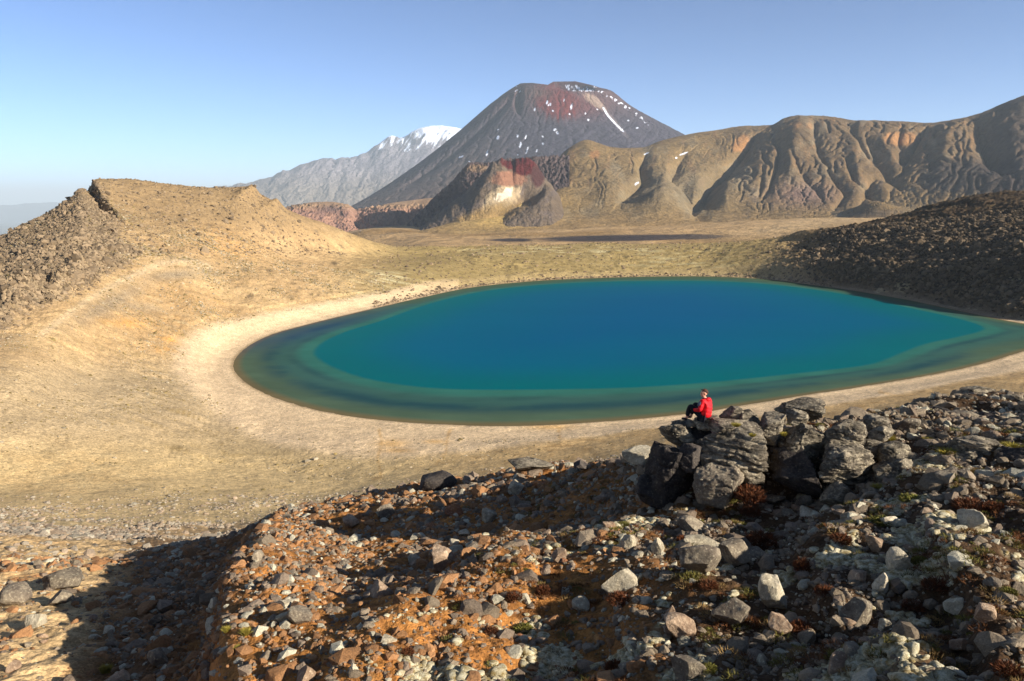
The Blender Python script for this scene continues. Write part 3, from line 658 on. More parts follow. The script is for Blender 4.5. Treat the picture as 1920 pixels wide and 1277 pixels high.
# cone volcano
cd = 5200.0; ca, _ = ray(1045, HORIZON); cxw, cyw = cd * math.sin(ca), cd * math.cos(ca); U = cd / F
th = np.linspace(-math.pi, math.pi, 900, endpoint=False); rad = np.concatenate([np.linspace(2, 66, 40), np.linspace(68, 380, 260), np.linspace(385, 620, 20)])
RR, TH = np.meshgrid(rad, th, indexing='ij')
zl = pch([0, 45, 61, 68, 71, 120, 175, 265, 365, 480, 620], [205, 198, 167, 158.5, 160, 196, 245, 318, 385, 440, 480], RR)
zr = pch([0, 45, 61, 68, 135, 220, 300, 380, 480, 620], [205, 198, 167, 160, 205, 253, 300, 345, 400, 460], RR)
cosx = np.cos(TH)
wr = sst(-0.7, 0.9, cosx)
yy = zl * (1 - wr) + zr * wr
front = np.clip(-np.sin(TH), 0, 1)
back = np.clip(np.sin(TH), 0, 1)
tdeg = np.degrees(TH) % 360
rim_y = np.interp(tdeg, [0,30,60,95,108,140,180,225,250,275,315,360], [166,158,151.5,153,162,164,156.5,156,159,169,173,166])
yy = yy + (rim_y - 159) * np.exp(-((RR - 67) / 20) ** 2)
ribs = fbm(TH * 13, RR / 160, 411, 5, .55, True); ribs2 = fbm(RR * cosx / 14, RR * np.sin(TH) / 14, 421, 4, .6)
yy += -0.7 * ribs * sst(70, 160, RR) - 0.6 * ribs2 * sst(60, 90, RR) - 0.25 * ribs2
# gully lines on the left shoulder
xv = cxw + RR * U * cosx; yv = cyw + RR * U * np.sin(TH); zv = CAM + ray(1045 + RR * cosx, yy)[1] * np.hypot(xv, yv)
er, fl = erode(xv, yv, zv, 22, 8, 9, sst(70, 100, RR), True, 1, 2); zv = zv + er
px, py = proj(xv, yv, zv)
zv = zv + carve(px, py, [([(972,170),(968,190),(972,210)], 60, 6, 2), ([(960,180),(900,240),(840,290),(760,345)], 45, 7, 2), ([(900,300),(860,340)], 25, 8, 2)])
px, py = proj(xv, yv, zv)
n = fbm(px / 30, py / 30, 431, 5, .6); rn = fbm(TH * 40, RR / 110, 441, 5, .6)
c = np.zeros(xv.shape + (3,)) + srgb(84, 78, 86)
c = mix(c, srgb(66, 62, 72), sst(0, .4, rn) * .8); c = mix(c, srgb(112, 92, 78), sst(300, 380, py) * .7); c = mix(c, srgb(112, 96, 84), blob(px, py, 860, 330, 90, 50, -38) * .6)
c = mix(c, srgb(112, 82, 74), sst(240, 175, py) * .6)
c = mix(c, srgb(114, 48, 44), sst(.3, .6, blob(px, py, 1042, 190, 46, 32, 20) + .5 * rn)); c = mix(c, srgb(130, 62, 54), blob(px, py, 1080, 200, 50, 20) * .6)
c = mix(c, srgb(184, 156, 132), sst(.3, .65, blob(px, py, 1115, 190, 28, 9, 35) + .5 * rn) * .8); c = mix(c, srgb(190, 170, 160), blob(px, py, 1150, 225, 40, 3, 50) * .5)
c = mix(c, srgb(118, 102, 88), blob(px, py, 1010, 175, 26, 10) * .6)
c = mix(c, srgb(84, 44, 42), blob(px, py, 1078, 158, 36, 7) * .9)
c *= .70
snow = np.zeros_like(px)
SN = [(1003,205,3,5),(1026,192,3,6),(1032,196,3,4),(1036,208,3,3),(1072,200,3,9),(1058,188,2,4),(1068,214,3,2),(1098,213,2,3),(1103,225,3,3),(934,258,4,6),(970,255,3,4),(986,257,2,6),(976,272,3,9),(988,282,2.5,11),(913,287,2.5,9),(1040,243,6,3),(1045,249,4,4),(1018,270,3,3),(1007,283,2,4),(1017,256,2,2),(865,294,9,2),(880,303,3,2),(934,243,3,2),(970,290,2,3),(1120,205,2,2),(1178,226,3,2),(1195,240,4,2),(1040,150,2,2),(1028,197,2,3)]
for cx, cy, rx, ry in SN: snow = np.maximum(snow, blob(px + 2 * n, py, cx, cy, rx * .75, ry * .9, 15 if ry > rx else -25))
dd_, al, _ = pline(px, py, [(1131,202),(1140,217),(1152,230),(1168,246)]); snow = np.maximum(snow, np.exp(-(dd_ / 2.0) ** 2) * 1.1)
snow = np.maximum(snow, np.clip(blob(px, py, 1085, 166, 44, 7, 4) * 1.1, 0, 1) * sst(-.15, .25, fbm(px / 7, py / 4, 451, 3)))
snow = np.maximum(snow, np.exp(-(pline(px, py, [(1115,165),(1150,186),(1185,208),(1215,232)])[0] / 4) ** 2) * sst(0, .3, fbm(px / 6, py / 5, 461, 3)))
snow = np.maximum(snow, blob(px, py, 968, 172, 10, 16, 30) * sst(.1, .3, fbm(px / 5, py / 5, 471, 3)))
c = mix(c, (.86, .88, .94), sst(.5, .68, snow))
cone = mesh_np('mountain', np.stack([xv, yv, zv], -1).reshape(-1, 3), grid_faces(*xv.shape, True), M['hills'], np.clip(c, .01, .95))
tag(cone, 'dark conical volcano with a red crater rim and thin snow streaks', kind='structure')

# snow-capped range farther away
def sh(x, y, z, px, py):
    r = fbm(px / 34 + py / 60, py / 44, 481, 6, .55, True)
    er, fl = erode(x, y, z + 30 * fbm(px / 40, py / 20, 485, 4), 110, 10, 11, sst(236, 262, py)); return er + 42 * r * sst(236, 262, py) + 30 * fbm(px / 40, py / 20, 485, 4)
def cl(x, y, z, px, py):
    n = fbm(px / 22 + py / 40, py / 30, 491, 6, .62); c = np.zeros(x.shape + (3,)) + srgb(122, 114, 116); c = mix(c, srgb(98, 92, 98), sst(-.05, .3, n) * .8)
    c = mix(c, srgb(126, 112, 86), sst(300, 370, py) * .6)
    lim = 262 + 22 * n + 60 * fbm(px / 9 + py / 16, py / 30, 495, 4, .6)
    s = sst(6, -6, py - lim) * sst(690, 720, px); s = np.maximum(s, sst(3, -3, py - 246 - 4 * n) * sst(780, 800, px))
    return mix(c, (.84, .88, .95), s)
landform('far_mountain', 'hazy snow capped mountain left of the dark cone', [
 line((300,'h',-500,10500),(1100,'h',-500,10500)),
 line((300,400,11500),(500,395,11500),(700,400,11500),(900,400,11500),(1100,400,11500)),
 line((300,380,12500),(470,368,12500),(560,350,12500),(700,340,12500),(800,320,12700),(900,320,12700),(1100,340,12700)),
 line((300,372,13500),(380,360,13500),(430,356,13500),(475,346,13500),(520,332,13500),(560,318,13500),(620,304,13500),(660,302,13500),(690,292,13700),(715,272,13900),(735,262,14000),(752,262,14000),(762,262,14000),(775,252,14000),(795,238,14000),(810,235,14100),(835,236,14200),(865,240,14200),(900,246,14200),(1000,280,14000),(1100,330,14000)),
 line((300,'h',-600,17000),(1100,'h',-600,17000))], -25, 6, 700, [20, 90, 150, 10], sh, cl, M['far'])
# low distant ranges on the horizon
def sh(x, y, z, px, py): return 80 * fbm(px / 30, py / 10, 501, 4)
def cl(x, y, z, px, py): return np.zeros(x.shape + (3,)) + srgb(70, 80, 80)
landform('far_hills', 'faint blue hills along the left horizon', [
 line((-900,'h',-900,36000),(600,'h',-900,36000)), line((-900,384,42000),(0,386,42000),(60,381,42000),(130,378,42000),(250,372,42000),(400,352,42000),(460,345,42000),(520,360,42000),(700,380,42000)),
 line((-900,'h',-900,50000),(600,'h',-900,50000))], -48, -6, 300, [20, 10], sh, cl, M['far'])
# the plain
k = 240; rr_ = np.concatenate([[0], np.exp(np.linspace(math.log(900), math.log(90000), 90))]); ta = np.linspace(-math.pi, math.pi, k, endpoint=False)
xx = rr_[:, None] * np.sin(ta); yy2 = rr_[:, None] * np.cos(ta); n = fbm(xx / 2500, yy2 / 900, 511, 4)
c = mix(np.zeros(xx.shape + (3,)) + srgb(84, 88, 74), srgb(120, 112, 90), sst(-.1, .3, n))
pln = mesh_np('ground', np.stack([xx, yy2, xx * 0 - 620], -1).reshape(-1, 3), grid_faces(*xx.shape, True), M['far'], c); tag(pln, 'hazy low plain far below on the left', kind='structure')

# ------------------------------------------------------------------ rocks
def ico(sub):
    bm = bmesh.new(); bmesh.ops.create_icosphere(bm, subdivisions=sub, radius=1)
    v = np.array([p.co[:] for p in bm.verts]); f = np.array([[q.index for q in p.verts] for p in bm.faces]); bm.free(); return v, f
ICO = {s: ico(s) for s in (1, 2, 3, 4, 5, 6)}
def rock_shape(sub, seed, cuts=9, rough=0.06, strata=0, box=0.0, sharp=0.92):
    g = np.random.default_rng(seed); v = ICO[sub][0].copy()
    if box:
        v = v / np.maximum(np.abs(v).max(1, keepdims=True), 1e-6) * box + v * (1 - box)
    for _ in range(cuts):
        n = g.normal(size=3); n /= np.linalg.norm(n); o = g.uniform(0.38, 0.78) * (1 + .3 * box)
        d = v @ n - o; v -= np.maximum(d, 0)[:, None] * n * sharp
    r = v / (np.linalg.norm(v, axis=1, keepdims=True) + 1e-9)
    v += r * (fbm3(v * 1.6 + seed, seed, 3) * rough * 1.8)[:, None]
    if sub >= 4:
        v += r * (fbm3(v * 6 + seed, seed + 9, 4, .6) * rough * 0.8)[:, None]
    if strata:
        for fq_, am in ((2.2, 1.0), (5.5, 0.6), (12.0, .3)):
            zz = v[:, 2] * fq_ + 0.7 * v[:, 0] * .6 + 0.9 * fbm3(v * 1.3 + 3 * seed, seed + 3, 3) * 1.3
            fr = zz - np.floor(zz); groove = np.exp(-((fr - 0.5) / 0.10) ** 2)
            off = hsh3(np.floor(zz), zz * 0, zz * 0, seed + 5)
            v -= r * ((groove * 0.08 + 0.035 * off) * strata * am)[:, None] * np.array([1, 1, .25])
        cr = np.abs(fbm3(v * np.array([2.2, 2.2, .8]) + 7 * seed, seed + 21, 3)); v -= r * (np.exp(-(cr / .03) ** 2) * .07 * strata)[:, None]
    lo, hi = v.min(0), v.max(0); return (v - (lo + hi) / 2) / (hi - lo) * 2

sel = np.nonzero(((D > 6) & (D < 130) & (np.abs(PX - 960) < 1150)).ravel())[0]
GPX, GPY, GD, GP = PX.ravel()[sel], PY.ravel()[sel], D.ravel()[sel], G.reshape(-1, 3)[sel]
def ground_at(px, py):
    e = (GPX - px) ** 2 + (GPY - py) ** 2; k = np.nonzero(e < 36)[0]
    if len(k) == 0: return GP[np.argmin(e)]
    return GP[k[np.argmin(GD[k] + e[k] * 0.02)]]
def ground_z(x, y):
    e = (GP[:, 0] - x) ** 2 + (GP[:, 1] - y) ** 2; k = np.argpartition(e, 4)[:4]; return float(GP[k, 2].mean())

hero_seed = [100]; HERO = []
def hero(name, label, px, py, wpx, hpx, mat, d=None, depth=0.9, yaw=None, tilt=0.0, sub=5, cuts=9, rough=0.05, strata=0, box=0.0, cat='rock', group=None, sink=0.12):
    """a rock whose outline spans wpx x hpx at (px, py) when seen from the path where the photographer stands"""
    hero_seed[0] += 1; s = hero_seed[0]
    if d is None:
        g = ground_at(px, py + hpx * 0.38); d = math.hypot(g[0], g[1])
    c = at(px, py, d); sx = wpx * d / F * 0.54; sz = hpx * d / F * 0.54
    v = rock_shape(sub, s, cuts, rough, strata, box)
    me = mesh_np(name, v * np.array([sx, sx * depth, sz * 1.05]), ICO[sub][1], M[mat])
    me.location = c + Vector((0, sx * depth * 0.3, -sz * sink)); me.rotation_euler = (0, tilt, -math.atan2(c.x, c.y) + (0 if yaw is None else yaw))
    tag(me, label, cat, group); HERO.append((px, py, label)); return me
# coordinates below were read off an enlargement of the lower right quarter
def q5(x, y, w_, h_): return 1100 + x * .4675, 680 + y * .4675, w_ * .4675, h_ * .4675
def q7(x, y, w_, h_): return 600 + x * .3735, 800 + y * .3735, w_ * .3735, h_ * .3735
def q6(x, y, w_, h_): return x * .389, 780 + y * .389, w_ * .389, h_ * .389
OUT = 'stacked rocks of the outcrop'
outcrop = [
 ('seat rock under the person in the red jacket', (482,242,104,52), 'layered_rock', 23.6, .9, 1),
 ('big rounded boulder with layered cracks, below and right of the seated person', (588,345,270,205), 'layered_rock', 23.0, .8, 1.0),
 ('flat pale slab with yellow tufts on top of the big layered boulder', (570,252,190,44), 'layered_rock', 23.3, .8, .8),
 ('blocky boulder with a sunlit square face directly under the big layered boulder', (535,492,195,165), 'grey_rock', 22.3, .8, .5),
 ('dark peaked rock just right of the seated person', (588,203,96,60), 'layered_rock', 24.2, .9, .7),
 ('rounded rock on the outcrop top, second right of the person', (665,226,92,62), 'layered_rock', 24.0, .9, .7),
 ('rock leaning down the right shoulder of the big layered boulder', (745,262,100,115), 'layered_rock', 23.6, .9, .9),
 ('low cracked rock at the left end of the outcrop, beside the drop to the beach', (372,290,150,100), 'layered_rock', 23.6, .9, .9),
 ('thin flat rock left of the person on the outcrop edge', (395,246,104,34), 'layered_rock', 23.9, .9, .6),
 ('tall block in deep shadow at the left foot of the outcrop', (345,455,215,250), 'dark_shaded_rock', 22.9, .8, .8),
 ('smaller block in shadow left of the square faced boulder', (420,380,110,110), 'dark_shaded_rock', 22.7, .8, .8),
 ('shadowed rock lowest at the left foot of the outcrop', (270,520,130,130), 'dark_shaded_rock', 22.9, .9, .6),
 ('low dark block filling the gap beneath the seat rock', (470,300,130,90), 'dark_shaded_rock', 23.9, .9, .7),
 ('broad cap rock highest on the outcrop right of the person', (862,188,178,80), 'layered_rock', 24.6, .8, .8),
 ('small round rock tucked under the broad cap rock', (850,216,84,48), 'layered_rock', 24.1, .9, .6),
 ('dark layered boulder under the broad cap rock', (885,325,190,150), 'layered_rock', 23.6, .8, 1.0),
 ('dark boulder at the bottom of the shadowed recess right of the square faced boulder', (850,435,190,170), 'dark_shaded_rock', 23.0, .8, .9),
 ('upright layered boulder right of the shadowed recess', (1045,285,150,110), 'layered_rock', 24.0, .9, 1.0),
 ('ledge rock in the middle of the right hand stack', (1040,340,130,70), 'layered_rock', 23.6, .9, 1.0),
 ('large rough boulder low in the right hand stack', (1055,422,185,165), 'layered_rock', 23.0, .9, 1.0),
 ('bottom rock of the right hand stack', (1020,525,130,85), 'layered_rock', 22.2, .9, .8),
 ('pale knob on the crest right of the outcrop gap', (1172,248,96,64), 'layered_rock', 25.5, .9, .9),
 ('small ledge rock beneath the pale knob', (1185,285,90,50), 'layered_rock', 25.0, .9, .8),
 ('grey humped rock on the crest at mid right', (1292,252,84,60), 'grey_rock', 26.5, .9, .4),
 ('block at the crest with a flat top, highest at the far right', (1585,136,128,56), 'layered_rock', 32.0, .8, .9),
 ('small rock left of the flat topped crest block', (1482,168,60,36), 'grey_rock', 31.0, .9, .6),
 ('dark rock on the crest below the flat topped block', (1405,212,100,56), 'dark_shaded_rock', 29.0, .9, .5),
 ('rock beside the right edge of the photo on the crest', (1715,152,84,48), 'layered_rock', 32.0, .9, .7),
 ('long cap rock of the outcrop near the right edge', (1590,345,190,84), 'layered_rock', 24.5, .8, 1.0),
 ('massive shadowed base rock of the outcrop near the right edge', (1585,425,180,125), 'layered_rock', 24.0, .8, 1.0),
 ('layered rock half way down between the two outcrops', (1235,440,130,105), 'layered_rock', 23.0, .9, 1.0),
 ('knobbly rock just above the layered rock between the outcrops', (1240,365,110,80), 'layered_rock', 24.0, .9, .9),
 ('rock on the outcrop shoulder with a yellow tuft beside it', (1150,350,90,70), 'layered_rock', 24.2, .9, .8),
 ('dark rock at the right edge of the photo below the crest', (1730,400,120,110), 'dark_shaded_rock', 24.0, .9, .6),
 ('long low rock below the crest block', (1530,235,150,60), 'grey_rock', 28.5, .9, .5),
 ('pair leading rock on the crest behind the long low rock', (1620,235,90,56), 'dark_shaded_rock', 28.8, .9, .6),
]
for lab, (x, y, w_, h_), mt, d_, dep, st_ in outcrop:
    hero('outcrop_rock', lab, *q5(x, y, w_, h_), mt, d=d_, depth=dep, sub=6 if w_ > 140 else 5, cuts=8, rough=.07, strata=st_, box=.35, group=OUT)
loose = [
 ('pale block on the left crest standing against the sand', q5(205,382,118,70), 'pale_rock', .3),
 ('small sunlit slab at the foot of the square faced boulder', q5(750,552,92,46), 'grey_rock', .5),
 ('small angular rock right of the sunlit slab in the recess', q5(872,556,62,52), 'grey_rock', .2),
 ('lone brown grey rock below the outcrop between tufts', q5(1440,468,64,54), 'grey_rock', .3),
 ('angular grey rock standing above the pale lichen at lower centre', q5(163,720,74,70), 'pale_rock', .2),
 ('narrow upright rock right of the angular grey rock', q5(287,738,52,74), 'pale_rock', .4),
 ('long tilted slab lying across the top of two big boulders', q5(475,722,150,44), 'pale_rock', .7),
 ('low boulder behind the long tilted slab', q5(425,655,120,60), 'grey_rock', .2),
 ('big angular boulder with a bright right face under the tilted slab', q5(458,792,160,135), 'grey_rock', .3),
 ('big dark sided boulder right of the bright faced one', q5(598,772,126,116), 'grey_rock', .4),
 ('smooth rounded pale boulder sitting on brown shrubs', q5(135,872,142,98), 'pale_rock', .0),
 ('tall pale four sided slab standing on end', q5(750,935,108,160), 'pale_rock', .6),
 ('dark blue grey block left of the tall pale slab', q5(582,1005,144,118), 'grey_rock', .5),
 ('speckled grey boulder among lichen at the far right', q5(1555,640,96,88), 'pale_rock', .1),
 ('speckled upright boulder right of the white lichen patch', q5(1262,798,92,98), 'pale_rock', .1),
 ('rusty sided stone left of the speckled upright boulder', q5(1155,732,60,76), 'pink_rock', .2),
 ('egg shaped upright stone below the speckled upright boulder', q5(1182,884,56,84), 'pale_rock', .1),
 ('small brown block left of the egg shaped stone', q5(1088,862,62,44), 'pink_rock', .4),
 ('small pale stone alone on brown earth at lower right', q5(1200,1056,46,44), 'pale_rock', .2),
 ('small blue grey stone near the lower right corner', q5(1500,1056,42,38), 'grey_rock', .2),
 ('pinkish wedge stone near the lower right corner', q5(1605,1012,66,64), 'pink_rock', .4),
 ('brown pitted boulder at lower centre below the rounded pale one', q5(372,1062,118,96), 'pink_rock', .2),
 ('pitted grey boulder half sunk in the slope right of the tall pale slab', q5(1085,1012,110,112), 'grey_rock', .1),
 ('dark boulder with a lit right edge below the tall pale slab', q5(780,1056,90,84), 'pink_rock', .3),
 ('boulder cut by the bottom edge of the photo with a lit right face', q5(415,1235,140,110), 'grey_rock', .4),
 ('rounded stone on brown earth right of the pitted sunken boulder', q5(1500,1138,64,54), 'pink_rock', .1),
 ('pale stone above the pinkish wedge stone', q5(1480,975,70,56), 'pale_rock', .3),
 ('large pinkish white boulder alone in the big shadow', q7(620,665,118,118), 'pink_rock', .3),
 ('dark jagged rock on the crest at the centre', q7(590,272,185,92), 'dark_shaded_rock', .3),
 ('low hump of broken rock on the crest right of centre', q7(1060,200,230,66), 'layered_rock', .3),
 ('dark wedge rock on the crest left of the pale block', q7(1312,192,76,44), 'dark_shaded_rock', .5),
 ('pale angular rock on the orange scree below the crest hump', q7(985,310,80,70), 'pale_rock', .4),
 ('tan knob rock at the upper edge of the big shadow', q7(850,448,76,72), 'pale_rock', .2),
 ('grey slab on the orange scree at left centre', q7(330,425,90,62), 'grey_rock', .5),
 ('pale low stone inside the upper part of the big shadow', q7(722,532,56,34), 'pale_rock', .2),
 ('brown grey rock at the end of the orange earth strip', q7(1200,650,80,64), 'pink_rock', .3),
 ('tall brown rock beside the deep shadow at lower centre', q7(1765,940,66,96), 'pink_rock', .6),
 ('broad brown rock below the tall brown rock', q7(1830,1020,120,110), 'pink_rock', .4),
 ('cracked sunlit boulder on the scree near two yellow tufts', q6(1440,965,118,96), 'grey_rock', .2),
 ('pale rock half in shadow near the lower left edge of the scree', q6(755,1172,88,90), 'grey_rock', .2),
 ('grey flat rock at the left rim of the foreground slope', q6(745,985,66,50), 'grey_rock', .3),
 ('upright rock on the rim where the shadow strip begins', q6(1240,680,54,60), 'grey_rock', .4),
 ('grey rock on the crest above the orange scree', q6(1690,515,76,60), 'pink_rock', .3),
 ('upright pale stone cut by the bottom edge of the photo', q6(1700,1240,60,90), 'pale_rock', .6),
 ('rounded grey boulder on the lit slope at the left edge', q6(60,870,120,80), 'grey_rock', .1),
 ('grey humped boulder on the lit left slope', q6(290,800,150,84), 'grey_rock', .3),
 ('lower humped boulder beside the left edge shadow', q6(285,880,100,64), 'grey_rock', .2),
 ('pale flat rock below the left edge shadow', q6(165,990,80,60), 'pale_rock', .3),
]
for lab, q, mt, bx in loose:
    hero('boulder', lab, *q, mt, depth=.85, sub=5, cuts=11, rough=.05, box=bx, cat='boulder', group='large loose boulders', sink=.05)

# prototypes for the countable loose rocks (shared mesh data)
def vis_cells(dlo, dhi, wfn):
    rr_i, cc_i = np.nonzero((D[:-1, :-1] > dlo) & (D[:-1, :-1] < dhi) & (np.abs(PX[:-1, :-1] - 960) < 1060) & (PY[:-1, :-1] < 1420))
    a = G[rr_i, cc_i]; e1 = G[rr_i + 1, cc_i] - a; e2 = G[rr_i, cc_i + 1] - a
    nn = np.cross(e2, e1); ar = np.linalg.norm(nn, axis=1); nn = nn / (ar[:, None] + 1e-12); nn *= np.sign(nn[:, 2:3] + 1e-9)
    return a, e1, e2, nn, ar * wfn(PX[rr_i, cc_i], PY[rr_i, cc_i], D[rr_i, cc_i], rr_i, cc_i), rr_i, cc_i
def pick(cells, n, g):
    a, e1, e2, nn, wt, ri, ci = cells; p = wt / wt.sum(); k = g.choice(len(p), n, p=p)
    return a[k] + e1[k] * g.random((n, 1)) + e2[k] * g.random((n, 1)), nn[k], ri[k], ci[k]
g = np.random.default_rng(11)
fg_cells = vis_cells(7.5, 34, lambda px, py, d, r, c: 1.0 + 0 * d)
protos = []
for s in range(16):
    me = bpy.data.meshes.new('loose_rock'); protos.append(None)
PR = {}
def proto(mat, s):
    if (mat, s) not in PR:
        v = rock_shape(3, 500 + s, 10, .05, 0, (s % 4) * .15); me = bpy.data.meshes.new('loose_rock'); me.from_pydata(v.tolist(), [], ICO[3][1].tolist())
        me.polygons.foreach_set('use_smooth', [s % 3 == 0] * len(me.polygons)); me.materials.append(M[mat]); PR[(mat, s)] = me
    return PR[(mat, s)]
pos, nr, ri, ci = pick(fg_cells, 252, g)
USED = set()
CN = {'grey_rock': 'grey', 'pale_rock': 'pale', 'pink_rock': 'pinkish', 'rust_rock': 'rusty'}
for k in range(len(pos)):
    p = pos[k]; ppx, ppy = PX[ri[k], ci[k]], PY[ri[k], ci[k]]; rightside = ppx > 1080
    mt = g.choice(['grey_rock', 'pale_rock', 'pink_rock', 'rust_rock'], p=[.45, .3, .2, .05] if rightside else [.3, .2, .35, .15])
    r_ = min(math.exp(g.normal(math.log(.125), .5)), .42) * (.7 if ppx < 420 else 1)
    order = sorted(HERO, key=lambda h: (h[0] - ppx) ** 2 + (h[1] - ppy) ** 2)[:8]; lab = None
    for hx, hy, hl_ in order:
        dx, dy = ppx - hx, ppy - hy; rel = ('right of' if dx > 0 else 'left of') if abs(dx) > abs(dy) else ('below' if dy > 0 else 'above')
        short = ' '.join(hl_.replace(',', '').split()[:9])
        for sep in (' with ', ' standing ', ' cut by ', ' sitting ', ' alone', ' among ', ' lying ', ' beside ', ' where '): short = short.split(sep)[0] if len(short.split(sep)[0].split()) >= 4 else short
        while short.split()[-1] in ('the', 'of', 'a', 'at', 'on', 'to', 'and', 'under', 'right', 'left', 'an', 'below', 'above', 'in', 'near', 'from', 'between'): short = ' '.join(short.split()[:-1])
        cand = f"{'small' if r_ < .11 else 'mid sized' if r_ < .17 else 'large'} {CN[str(mt)]} rock {rel} the {short}"
        if cand not in USED: lab = cand; break
    lab = lab or cand; USED.add(lab)
    zone = 'on the right slope' if rightside else 'on the left scree'
    o = bpy.data.objects.new('loose_rock', proto(str(mt), int(g.integers(0, 8)))); C.objects.link(o)
    o.scale = (r_ * g.uniform(.8, 1.3), r_ * g.uniform(.7, 1.1), r_ * g.uniform(.55, .95)); o.location = (p[0], p[1], p[2] + r_ * .06)
    o.rotation_euler = (g.normal(0, .35), g.normal(0, .35), g.uniform(0, 6.28))
    tag(o, lab, 'rock', f'{CN[str(mt)]} loose rocks {zone}')

def scatter(name, label, n, cells, sub, size, tint, seed, flatness=(.5, .95), mat='rubble', lift=.02, nvar=10, cuts=8, smooth=False, rough=.06, mesh_v=None):
    g = np.random.default_rng(seed); pos, nr, ri, ci = pick(cells, n, g)
    base = [rock_shape(sub, seed * 31 + s, cuts, rough, 0, (s % 3) * .2) for s in range(nvar)]; f0 = ICO[sub][1]; nv = len(base[0])
    sz = size(g, n, ri, ci); cols = tint(g, n, ri, ci)
    var = g.integers(0, nvar, n); B = np.array(base)[var]
    s3 = sz[:, None] * np.stack([g.uniform(.75, 1.35, n), g.uniform(.7, 1.1, n), g.uniform(*flatness, n)], 1)
    B = B * s3[:, None, :]
    a, b_ = g.normal(0, .4, n), g.uniform(0, 6.28, n)
    ca_, sa_ = np.cos(a)[:, None], np.sin(a)[:, None]; x, y, z = B[..., 0], B[..., 1], B[..., 2]
    y, z = y * ca_ - z * sa_, y * sa_ + z * ca_
    cb, sb = np.cos(b_)[:, None], np.sin(b_)[:, None]; x, y = x * cb - y * sb, x * sb + y * cb
    B = np.stack([x, y, z], -1) + pos[:, None, :]; B[..., 2] += (s3[:, 2] * lift)[:, None]
    Fq = (f0[None] + (np.arange(n) * nv)[:, None, None]).reshape(-1, 3)
    o = mesh_np(name, B.reshape(-1, 3), Fq, M[mat], np.repeat(cols, nv, 0), smooth)
    return tag(o, label, kind='stuff')
def fg_tint(g, n, ri, ci):
    px = PX[ri, ci]; d = D[ri, ci]; wm = 1 - sst(950, 1350, px); u = g.random(n)
    c = np.zeros((n, 3)) + srgb(132, 116, 94)
    c = np.where((u < .45 * wm)[:, None], srgb(152, 110, 72), c); c = np.where(((u > .45) & (u < .70))[:, None], srgb(130, 112, 92), c); c = np.where((u > .88)[:, None], srgb(176, 166, 140), c)
    c = np.where((d > 42)[:, None], mix(c, srgb(150, 138, 118), np.full(n, .7)), c)
    return c * g.uniform(.7, 1.25, (n, 1))
def dens(px, py, d, r, c):
    cl_ = sst(-.35, .35, fbm(G[r, c, 0] * .35, G[r, c, 1] * .35, 601, 3)); return (.25 + cl_) * np.exp(-np.maximum(d - 30, 0) / 12) * (.15 + .85 * sst(170, 300, px + .5 * (py - 1100)))
cells = vis_cells(5, 48, dens)
scatter('rubble', 'small loose stones strewn over the foreground slope', 60000, cells, 1, lambda g, n, ri, ci: np.clip(np.exp(g.normal(math.log(.032), .62, n)) * (D[ri, ci] / 16) ** .5, .015, .3), fg_tint, 21)
scatter('rubble', 'larger loose stones strewn over the foreground slope', 7000, cells, 2, lambda g, n, ri, ci: np.clip(np.exp(g.normal(math.log(.075), .5, n)) * (D[ri, ci] / 18) ** .4, .05, .4), fg_tint, 22)
# lower left slope of grey stones beyond the spur
c2_ = vis_cells(36, 125, lambda px, py, d, r, c: sst(-.2, .3, fbm(G[r, c, 0] * .06, G[r, c, 1] * .06, 611, 3)) * sst(125, 62, d + 25 * fbm(G[r, c, 0] * .03, G[r, c, 1] * .03, 613, 3)) * (px < 1000) + .03 * (py > 850))
scatter('rubble', 'grey stones scattered over the lit slope at lower left', 15000, c2_, 1, lambda g, n, ri, ci: np.clip(np.exp(g.normal(math.log(.12), .5, n)), .05, .42), fg_tint, 23)
def dk_tint(g, n, ri, ci): return (np.zeros((n, 3)) + srgb(84, 70, 52)) * g.uniform(.4, 2.0, (n, 1))
def tn_tint(g, n, ri, ci): return (np.zeros((n, 3)) + srgb(130, 110, 84)) * g.uniform(.5, 1.3, (n, 1))
c3_ = vis_cells(300, 640, lambda px, py, d, r, c: RIGHTROCK[r, c] ** 2 * (sd[r, c] > 1))
scatter('rubble', 'dark boulders covering the steep slope right of the lake', 22000, c3_, 1, lambda g, n, ri, ci: np.clip(np.exp(g.normal(math.log(.6), .5, n)), .3, 2.6), dk_tint, 24, (.6, 1.2))
c4_ = vis_cells(190, 560, lambda px, py, d, r, c: LEFTROCK[r, c] + .14 * (hill[r, c] & (py < 480)))
scatter('rubble', 'grey boulders covering the rough left flank of the hill', 22000, c4_, 1, lambda g, n, ri, ci: np.clip(np.exp(g.normal(math.log(.4), .5, n)), .2, 2.2), tn_tint, 25, (.6, 1.2))
c5_ = vis_cells(380, 700, lambda px, py, d, r, c: (sd[r, c] > 1) * (px > 700) * (px < 1560) * (sst(10, 2, sd[r, c]) * 4 + .35))
scatter('rubble', 'small boulders along the far shore and rim of the lake', 3500, c5_, 1, lambda g, n, ri, ci: np.clip(np.exp(g.normal(math.log(.45), .45, n)), .2, 2), tn_tint, 26, (.6, 1.1))

